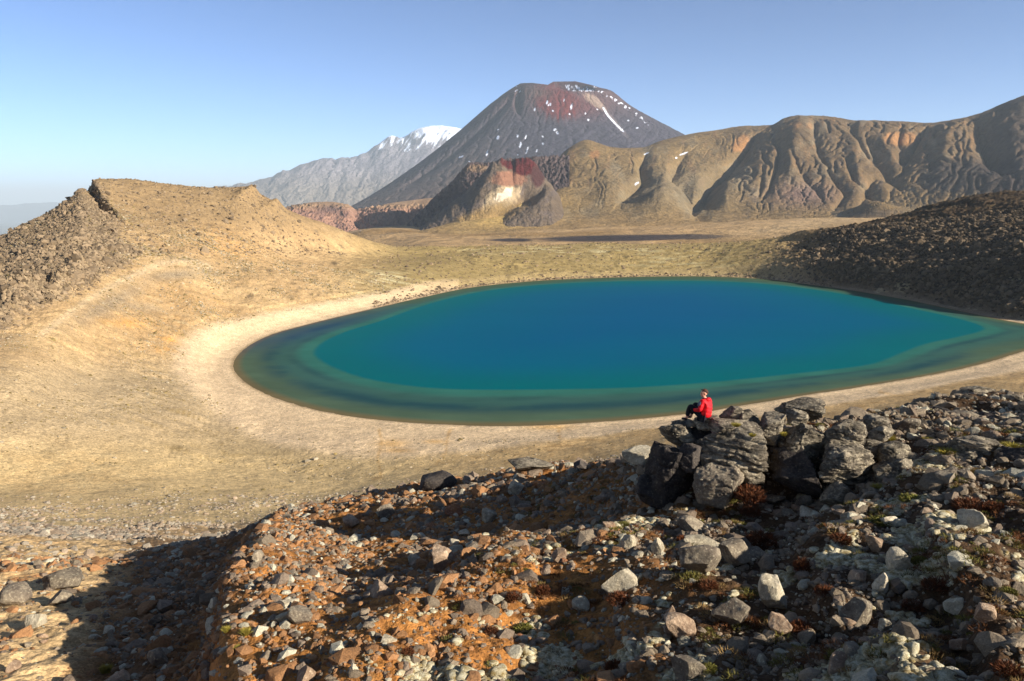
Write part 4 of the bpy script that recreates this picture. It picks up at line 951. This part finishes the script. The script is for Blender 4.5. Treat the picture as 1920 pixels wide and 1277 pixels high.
c6_ = vis_cells(110, 480, lambda px, py, d, r, c: (sd[r, c] > 14) * (px < 1300) * (.12 + sst(0, .4, fbm(G[r, c, 0] * .04, G[r, c, 1] * .04, 617, 4))) * (d / 200))
def ol_tint(g, n, ri, ci): return np.where((g.random(n) < .5)[:, None], (np.zeros((n, 3)) + srgb(130, 112, 70)), (np.zeros((n, 3)) + srgb(164, 148, 120))) * g.uniform(.6, 1.2, (n, 1))
scatter('rubble', 'stones and low tufts sprinkled over the pale basin floor', 26000, c6_, 1, lambda g, n, ri, ci: np.clip(np.exp(g.normal(math.log(.13), .5, n)) * (D[ri, ci] / 200) ** .7, .04, .7), ol_tint, 28, (.4, .8))

# pale moss and lichen cushions
def moss_mat():
    m, nt, b = new_mat('pale_moss', 1.0, 0.0); wp = nt.nodes.new('ShaderNodeNewGeometry').outputs['Position']
    n1 = nnoise(nt, wp, 7, 6, .7); n2 = nnoise(nt, wp, 60, 6, .8)
    col = nmix(nt, nmap(nt, n1, .4, .62, 0, 1), srgb(222, 210, 174), srgb(150, 128, 82)); col = nmul(nt, col, nmap(nt, n2, .3, .7, .55, 1.3))
    nt.links.new(col, b.inputs['Base Color']); nbump(nt, b, n2, 1.0, .03); return m
M['moss'] = moss_mat()
cm = vis_cells(7, 26, lambda px, py, d, r, c: LICHEN[r, c])
scatter('moss', 'pale cream moss cushions between the foreground stones', 9000, cm, 2, lambda g, n, ri, ci: np.clip(np.exp(g.normal(math.log(.05), .45, n)), .02, .16), lambda g, n, ri, ci: np.ones((n, 3)), 27, (.35, .6), 'moss', .1, 8, 2, True, .22)

# ------------------------------------------------------------------ shrubs and tufts
def plant_mat(name, a, b2):
    m, nt, b = new_mat(name, .9, .1); wp = nt.nodes.new('ShaderNodeNewGeometry').outputs['Position']
    col = nmix(nt, nmap(nt, nnoise(nt, wp, 9, 4), .35, .65, 0, 1), a, b2); nt.links.new(col, b.inputs['Base Color']); return m
M['heather'] = plant_mat('rusty_heather', srgb(116, 66, 38), srgb(72, 50, 34))
M['tussock'] = plant_mat('yellow_tussock', srgb(176, 156, 66), srgb(120, 112, 52))
M['olive'] = plant_mat('olive_cushion', srgb(124, 120, 52), srgb(92, 84, 44))
def tuft_mesh(name, seed, mat, n, blade, up, wdt):
    g = np.random.default_rng(seed); V, Fq = [], []
    for k in range(n):
        a = g.uniform(0, 6.283); r_ = math.sqrt(g.random()) * .85; bz = math.sqrt(max(0, 1 - r_ * r_)) * g.uniform(.05, .75) * (1 - up)
        b0 = np.array([r_ * math.cos(a) * (1 - .5 * up), r_ * math.sin(a) * (1 - .5 * up), bz])
        d_ = np.array([math.cos(a) * r_, math.sin(a) * r_, up + .5]) + g.normal(0, .35, 3); d_ /= np.linalg.norm(d_); L_ = blade * g.uniform(.6, 1.3)
        s_ = np.cross(d_, g.normal(size=3)); s_ /= np.linalg.norm(s_); s_ *= wdt
        m1 = b0 + d_ * L_ * .55 + np.array([0, 0, .02]); tip = b0 + d_ * L_ + np.array([math.cos(a), math.sin(a), -.5]) * L_ * .15 * up
        i = len(V); V += [b0 - s_ * .7, b0 + s_ * .7, m1 + s_, m1 - s_, tip]; Fq += [(i, i + 1, i + 2, i + 3), (i + 3, i + 2, i + 4)]
    me = bpy.data.meshes.new(name); me.from_pydata([tuple(v) for v in V], [], Fq); me.materials.append(M[mat]); return me
TM = {}
for kind, args in (('heather', (900, .32, .15, .022)), ('tussock', (520, .8, .9, .02)), ('olive', (900, .22, .1, .03))):
    TM[kind] = [tuft_mesh(kind + '_tuft', 700 + s + len(kind), kind, *args) for s in range(3)]
def plant(kind, label, px, py, wpx, hpx, d=None):
    if d is None: gg = ground_at(px, py + hpx * .4); c = Vector(gg); d = math.hypot(gg[0], gg[1])
    else: c = at(px, py + hpx * .45, d)
    nm, cat = {'heather': ('heather_shrub', 'shrub'), 'tussock': ('grass_tuft', 'grass tuft'), 'olive': ('cushion_plant', 'cushion plant')}[kind]
    o = bpy.data.objects.new(nm, random.choice(TM[kind])); C.objects.link(o); s_ = wpx * d / F / 2
    o.location = c; o.scale = (s_, s_, s_ * 1.1 * hpx / wpx * 1.3); o.rotation_euler = (0, 0, random.uniform(0, 6.28))
    tag(o, label, cat, {'heather': 'rusty heather shrubs on the foreground slope', 'tussock': 'yellow grass tufts on the foreground slope', 'olive': 'olive cushion plants on the foreground slope'}[kind])
plant('heather', 'largest rusty shrub, at the right foot of the square faced boulder', *q5(655,505,130,120), 22.0)
for lab, q in [('rusty shrub below the largest rusty shrub', q5(700,690,150,90)), ('low rusty shrub left of the recess foot', q5(655,585,90,70)), ('dark red shrub on the brown earth at mid right', q5(868,800,90,90)),
 ('wide rusty shrub below the outcrop near the right edge', q5(1540,560,130,70)), ('small bright red shrub left of the low boulder', q5(383,697,58,56)), ('shrub under the smooth rounded pale boulder', q5(135,935,130,76)),
 ('reddish shrub below the bright faced boulder', q5(488,880,90,50)), ('brown shrub right of the dark blue grey block', q5(862,1050,110,80)), ('round brown shrub in the shadow at lower centre', q7(975,835,100,84)),
 ('taller round brown shrub right of the other in the shadow', q7(1118,800,90,100)), ('brown shrub by pale moss at lower centre', q7(860,1010,80,64)), ('brown shrub at the bottom right of centre', q7(1480,1190,140,90)),
 ('dark brown shrub low in the right slope', q5(1400,880,110,80)), ('brown shrub near the egg shaped stone', q5(1310,960,90,60)), ('rusty shrub above the pitted grey boulder', q5(960,905,100,60)), ('brown shrub left of the rusty sided stone', q5(1020,700,90,60)),
 ('small brown shrub near the speckled far right boulder', q5(1640,570,80,50)), ('brown shrub in the lower right corner', q5(1690,1220,120,80)), ('rust coloured shrub on the shadow edge at lower left centre', q7(440,1120,80,70))]:
    plant('heather', lab, *q)
for lab, q, d_ in [('round yellow cushion on the pale slab beside the person', q5(600,245,44,26), 22.7), ('yellow tuft on the big layered boulder', q5(665,287,34,22), 22.3), ('yellow tuft in the gap right of the big layered boulder', q5(790,282,34,26), 23.2)]:
    plant('tussock', lab, *q, d_)
for lab, q in [('yellow tuft on the crest below the pale knob', q5(1212,302,48,38)), ('yellow tuft left of the outcrop near the right edge', q5(1445,352,80,36)), ('yellow green tuft at the right edge of the photo', q5(1705,328,80,36)),
 ('yellow tuft on the crest between the outcrops', q5(1365,302,44,30)), ('yellow tuft at the foot of the right hand stack', q5(1165,485,60,36)), ('large pale yellow tuft on the lower left scree', q6(1165,1068,62,62)), ('yellow tuft above the large pale yellow one', q6(1085,1012,50,50)),
 ('yellow tuft below the large pale yellow one', q6(1135,1125,46,46)), ('small yellow tuft on the shadow strip rim', q6(1112,645,34,28)), ('yellowish tuft by the bottom edge at lower left', q6(510,1210,70,60))]:
    plant('tussock', lab, *q)
for lab, q in [('olive cushion above the white lichen patch', q5(1190,622,110,50)), ('olive cushion right of the speckled upright boulder', q5(1335,782,70,56)), ('olive cushion among pale moss at lower centre', q7(1020,1000,130,70)),
 ('olive cushion by the bottom edge near pale moss', q5(490,1215,80,50)), ('olive cushion below the outcrop gap', q5(1300,540,100,50)), ('small olive cushion at lower right', q5(1690,910,70,40)), ('olive cushion above the angular grey rock', q5(150,640,60,30)), ('olive cushion below the white lichen patch', q5(1230,880,60,40))]:
    plant('olive', lab, *q)

# dry brown and olive ground plants growing between the stones on the right, too many to count
gp = vis_cells(8, 30, lambda px, py, d, r, c: sst(780, 1150, px) * sst(-.1, .3, fbm(G[r, c, 0] * .6, G[r, c, 1] * .6, 621, 3)))
g = np.random.default_rng(31); pos, _, _, _ = pick(gp, 1500, g); NB = 110; nn_ = len(pos) * NB
pc = np.repeat(pos, NB, 0); rad_ = np.repeat(g.uniform(.05, .2, len(pos)), NB); ang = g.uniform(0, 6.283, nn_); q_ = np.sqrt(g.random(nn_))
b0 = pc + np.stack([np.cos(ang) * q_ * rad_, np.sin(ang) * q_ * rad_, (1 - q_ ** 2) * rad_ * .35], 1)
dr = np.stack([np.cos(ang) * q_, np.sin(ang) * q_, np.full(nn_, .7)], 1) + g.normal(0, .4, (nn_, 3)); dr /= np.linalg.norm(dr, axis=1, keepdims=True)
ln_ = rad_ * g.uniform(.25, .6, nn_); sd_ = np.cross(dr, g.normal(size=(nn_, 3))); sd_ *= (.007 / np.linalg.norm(sd_, axis=1))[:, None]
VV = np.stack([b0 - sd_, b0 + sd_, b0 + dr * ln_[:, None]], 1).reshape(-1, 3)
cc_ = np.where((g.random(len(pos)) < .35)[:, None], srgb(112, 104, 52), np.where((g.random(len(pos)) < .5)[:, None], srgb(110, 72, 44), srgb(132, 106, 66))) * g.uniform(.7, 1.2, (len(pos), 1))
m, nt, b = new_mat('dry_ground_plants', .9, .05); at2 = nt.nodes.new('ShaderNodeAttribute'); at2.attribute_name = 'tint'; nt.links.new(at2.outputs['Color'], b.inputs['Base Color'])
tag(mesh_np('ground_cover', VV, np.arange(nn_ * 3).reshape(-1, 3), m, np.repeat(cc_, NB * 3, 0), False), 'dry brown and olive ground plants between the stones on the right slope', kind='stuff')

# ------------------------------------------------------------------ seated person
def pm(name, c_, rough=.8, bump=0):
    m, nt, b = new_mat(name, rough, .25); co = nt.nodes.new('ShaderNodeTexCoord').outputs['Object']; n = nnoise(nt, co, 12, 4)
    rgb = nt.nodes.new('ShaderNodeRGB'); rgb.outputs[0].default_value = (*[float(q) for q in c_], 1)
    nt.links.new(nmul(nt, rgb.outputs[0], nmap(nt, n, .3, .7, .85, 1.15)), b.inputs['Base Color'])
    if bump: nbump(nt, b, n, .6, bump)
    return m
M['skin'] = pm('skin', srgb(206, 150, 120), .55); M['red'] = pm('red_shell_fabric', srgb(214, 22, 30), .6, .02); M['darkred'] = pm('dark_red_lining', srgb(120, 18, 26), .8)
M['black'] = pm('black_cloth', srgb(26, 26, 32), .85, .01); M['hair'] = pm('brown_hair', srgb(74, 44, 28), .7, .01); M['greyc'] = pm('grey_fabric', srgb(92, 96, 108), .8); M['lens'] = pm('dark_lens', srgb(18, 18, 20), .15)
dg = bpy.context.evaluated_depsgraph_get
def skin_mesh(name, verts, edges, radii, mat, parent, sub=2, extra=None, voxel=0):
    me = bpy.data.meshes.new(name); me.from_pydata(verts, edges, []); o = bpy.data.objects.new(name, me); C.objects.link(o)
    md = o.modifiers.new('skin', 'SKIN'); md.use_smooth_shade = True
    for i, r_ in enumerate(radii): me.skin_vertices[0].data[i].radius = (r_, r_) if isinstance(r_, (int, float)) else r_
    me.skin_vertices[0].data[0].use_root = True
    s_ = o.modifiers.new('sub', 'SUBSURF'); s_.levels = s_.render_levels = sub
    bpy.context.view_layer.update(); ev = o.evaluated_get(dg()); bm = bmesh.new(); bm.from_mesh(ev.to_mesh()); ev.to_mesh_clear()
    for fn in (extra or []): fn(bm)
    o.modifiers.clear(); nm = bpy.data.meshes.new(name); bm.to_mesh(nm); bm.free(); o.data = nm
    if voxel:
        r2 = o.modifiers.new('merge', 'REMESH'); r2.mode = 'VOXEL'; r2.voxel_size = voxel; r2.use_smooth_shade = True
        bpy.context.view_layer.update(); ev = o.evaluated_get(dg()); fm = bpy.data.meshes.new_from_object(ev); o.modifiers.clear(); o.data = fm
    for p in o.data.polygons: p.use_smooth = True
    o.data.materials.clear(); o.data.materials.append(M[mat]); o.parent = parent; return o
def ell(bm, c_, r_, rot=None):
    m_ = Matrix.Translation(c_) @ (rot.to_4x4() if rot else Matrix.Identity(4)) @ Matrix.Diagonal((*r_, 1)); bmesh.ops.create_icosphere(bm, subdivisions=4, radius=1, matrix=m_)
person = bpy.data.objects.new('person', None); C.objects.link(person)
tag(person, 'person in red hooded jacket and black trousers sitting on the outcrop, head turned left', 'person')
SEAT = at(1322, 786, 23.5); person.location = SEAT; person.rotation_euler = (0, 0, R(50)); person.scale = (1.04,) * 3
HD = Vector((.0, .06, .735)); turn = Matrix.Rotation(R(52), 3, 'Z')
hv = [(0,0,.09),(0,-.02,.22),(0,-.01,.36),(0,.02,.50),(0,.04,.60),(0,.05,.66)]; he = [(0,1),(1,2),(2,3),(3,4),(4,5)]; hr = [.12,.125,.135,.13,.06,.055]
for s_ in (-1, 1):
    b0 = len(hv); hv += [(s_*.17,.02,.53),(s_*.245,.05,.30),(s_*.17,.27,.27),(s_*.15,.33,.275)]; he += [(3,b0),(b0,b0+1),(b0+1,b0+2),(b0+2,b0+3)]; hr += [.065,.045,.030,(.036,.018)]
    for k in range(4):
        q = len(hv); ox = (k - 1.5) * .019; L_ = (.045, .055, .050, .038)[k]
        hv += [(s_*.15+ox,.365,.275),(s_*.15+ox,.365+L_*.6,.262),(s_*.15+ox,.365+L_*.9,.235)]; he += [(b0+3,q),(q,q+1),(q+1,q+2)]; hr += [.009,.008,.0065]
    q = len(hv); hv += [(s_*.15-s_*.035,.335,.265),(s_*.15-s_*.05,.365,.25)]; he += [(b0+3,q),(q,q+1)]; hr += [.011,.008]
    b1 = len(hv); hv += [(s_*.10,.02,.08),(s_*.15,.40,.36),(s_*.13,.50,-.02),(s_*.13,.60,-.05)]; he += [(0,b1),(b1,b1+1),(b1+1,b1+2),(b1+2,b1+3)]; hr += [.10,.06,.042,.035]
def head(bm):
    def P(x, y, z): return HD + turn @ Vector((x, y, z))
    ell(bm, P(0, -.01, .03), (.074, .092, .092), turn); ell(bm, P(0, .025, -.03), (.060, .068, .080), turn); ell(bm, P(0, .055, -.085), (.030, .026, .022), turn)
    ell(bm, P(0, .098, -.012), (.012, .018, .026), turn); ell(bm, P(0, .084, -.058), (.024, .010, .009), turn)
    for s_ in (-1, 1): ell(bm, P(s_*.078, -.005, -.005), (.010, .020, .032), turn); ell(bm, P(s_*.030, .080, .028), (.020, .010, .008), turn)
body = skin_mesh('body', hv, he, hr, 'skin', person, 2, [head], .007)
jv = [(0,.0,.05),(0,-.03,.2),(0,-.03,.36),(0,.01,.50),(0,.035,.585)]; je = [(0,1),(1,2),(2,3),(3,4)]; jr = [(.20,.17),(.185,.165),(.19,.165),(.16,.14),(.085,.08)]
for s_ in (-1, 1):
    b0 = len(jv); jv += [(s_*.175,.02,.525),(s_*.26,.045,.30),(s_*.19,.22,.27),(s_*.172,.29,.272)]; je += [(3,b0),(b0,b0+1),(b0+1,b0+2),(b0+2,b0+3)]; jr += [.088,.072,.055,.046]
def folds(bm):
    for v in bm.verts:
        p = v.co; n_ = math.sin(p.x * 34 + math.sin(p.z * 9) * 1.6) * .008 * (1 - min(1, abs(p.z - .25) / .35)) + math.sin(p.z * 60 + p.x * 20) * .004
        v.co += Vector((p.x, p.y, 0)).normalized() * n_
jacket = skin_mesh('jacket', jv, je, jr, 'red', person, 3, [folds])
hood = skin_mesh('hood', [(-.095,-.01,.575),(-.06,-.085,.585),(0,-.11,.58),(.06,-.085,.585),(.095,-.01,.575)], [(0,1),(1,2),(2,3),(3,4)], [.030,.048,.055,.048,.030], 'red', jacket, 2)
skin_mesh('collar', [(-.07,.07,.60),(-.085,.02,.605),(-.05,-.04,.61),(0,-.055,.615),(.05,-.04,.61),(.085,.02,.605),(.07,.07,.60)], [(i, i+1) for i in range(6)], [.022]*7, 'darkred', jacket, 2)
skin_mesh('shoulder_panel', [(-.165,.035,.545),(-.225,.065,.46),(-.255,.085,.38)], [(0,1),(1,2)], [.078,.070,.058], 'greyc', jacket, 2)
tv = [(0,.0,.07)]; te = []; tr = [.15]
for s_ in (-1, 1):
    b1 = len(tv); tv += [(s_*.10,.04,.09),(s_*.15,.40,.365),(s_*.135,.49,.03)]; te += [(0,b1),(b1,b1+1),(b1+1,b1+2)]; tr += [.12,.085,.062]
skin_mesh('trousers', tv, te, tr, 'black', person, 2)
for s_ in (-1, 1): skin_mesh('shoe', [(s_*.13,.47,-.03),(s_*.13,.56,-.055),(s_*.13,.66,-.06)], [(0,1),(1,2)], [.055,(.05,.04),(.045,.03)], 'black', person, 2)
bm = bmesh.new(); ell(bm, (0, 0, 0), (.086, .102, .100))
for v in bm.verts:
    p = v.co; v.co += p.normalized() * (.006 * math.sin(p.x * 150 + p.z * 60) * math.sin(p.y * 120))
bmesh.ops.delete(bm, geom=[v for v in bm.verts if v.co.z < .012 + max(0, v.co.y) * .55 - max(0, -v.co.y) * .9], context='VERTS')
me = bpy.data.meshes.new('hair'); bm.to_mesh(me); bm.free(); me.materials.append(M['hair']); hair = bpy.data.objects.new('hair', me); C.objects.link(hair); hair.parent = person
hair.location = HD + turn @ Vector((0, -.012, .032)); hair.rotation_euler = turn.to_euler(); so = hair.modifiers.new('thick', 'SOLIDIFY'); so.thickness = .012
for p in me.polygons: p.use_smooth = True
gl = bmesh.new()
for s_ in (-1, 1): ell(gl, HD + turn @ Vector((s_*.033, .068, .105)), (.028, .010, .018), turn @ Matrix.Rotation(R(-50), 3, 'X'))
bmesh.ops.create_cube(gl, size=1, matrix=Matrix.Translation(HD + turn @ Vector((0, .07, .105))) @ turn.to_4x4() @ Matrix.Diagonal((.02, .008, .006, 1)))
for s_ in (-1, 1): bmesh.ops.create_cube(gl, size=1, matrix=Matrix.Translation(HD + turn @ Vector((s_*.083, .02, .085))) @ turn.to_4x4() @ Matrix.Rotation(R(12), 4, 'X') @ Matrix.Diagonal((.005, .11, .006, 1)))
me = bpy.data.meshes.new('sunglasses'); gl.to_mesh(me); gl.free(); me.materials.append(M['lens']); o = bpy.data.objects.new('sunglasses', me); C.objects.link(o)
o.parent = person

# ------------------------------------------------------------------ haze
m = bpy.data.materials.new('air_haze'); m.use_nodes = True; nt = m.node_tree; nt.nodes.remove(nt.nodes['Principled BSDF'])
pv = nt.nodes.new('ShaderNodeVolumePrincipled'); pv.inputs['Density'].default_value = 4.4e-5; pv.inputs['Color'].default_value = (0.86, 0.97, 1.0, 1)
pv.inputs['Anisotropy'].default_value = 0.0
nt.links.new(pv.outputs[0], nt.nodes['Material Output'].inputs['Volume'])
bm = bmesh.new(); bmesh.ops.create_cube(bm, size=1); me = bpy.data.meshes.new('haze'); bm.to_mesh(me); bm.free(); me.materials.append(m)
hz = bpy.data.objects.new('haze', me); C.objects.link(hz); hz.scale = (186000, 186000, 2480); hz.location = (0, 0, -905 + 1240); tag(hz, kind='stuff')
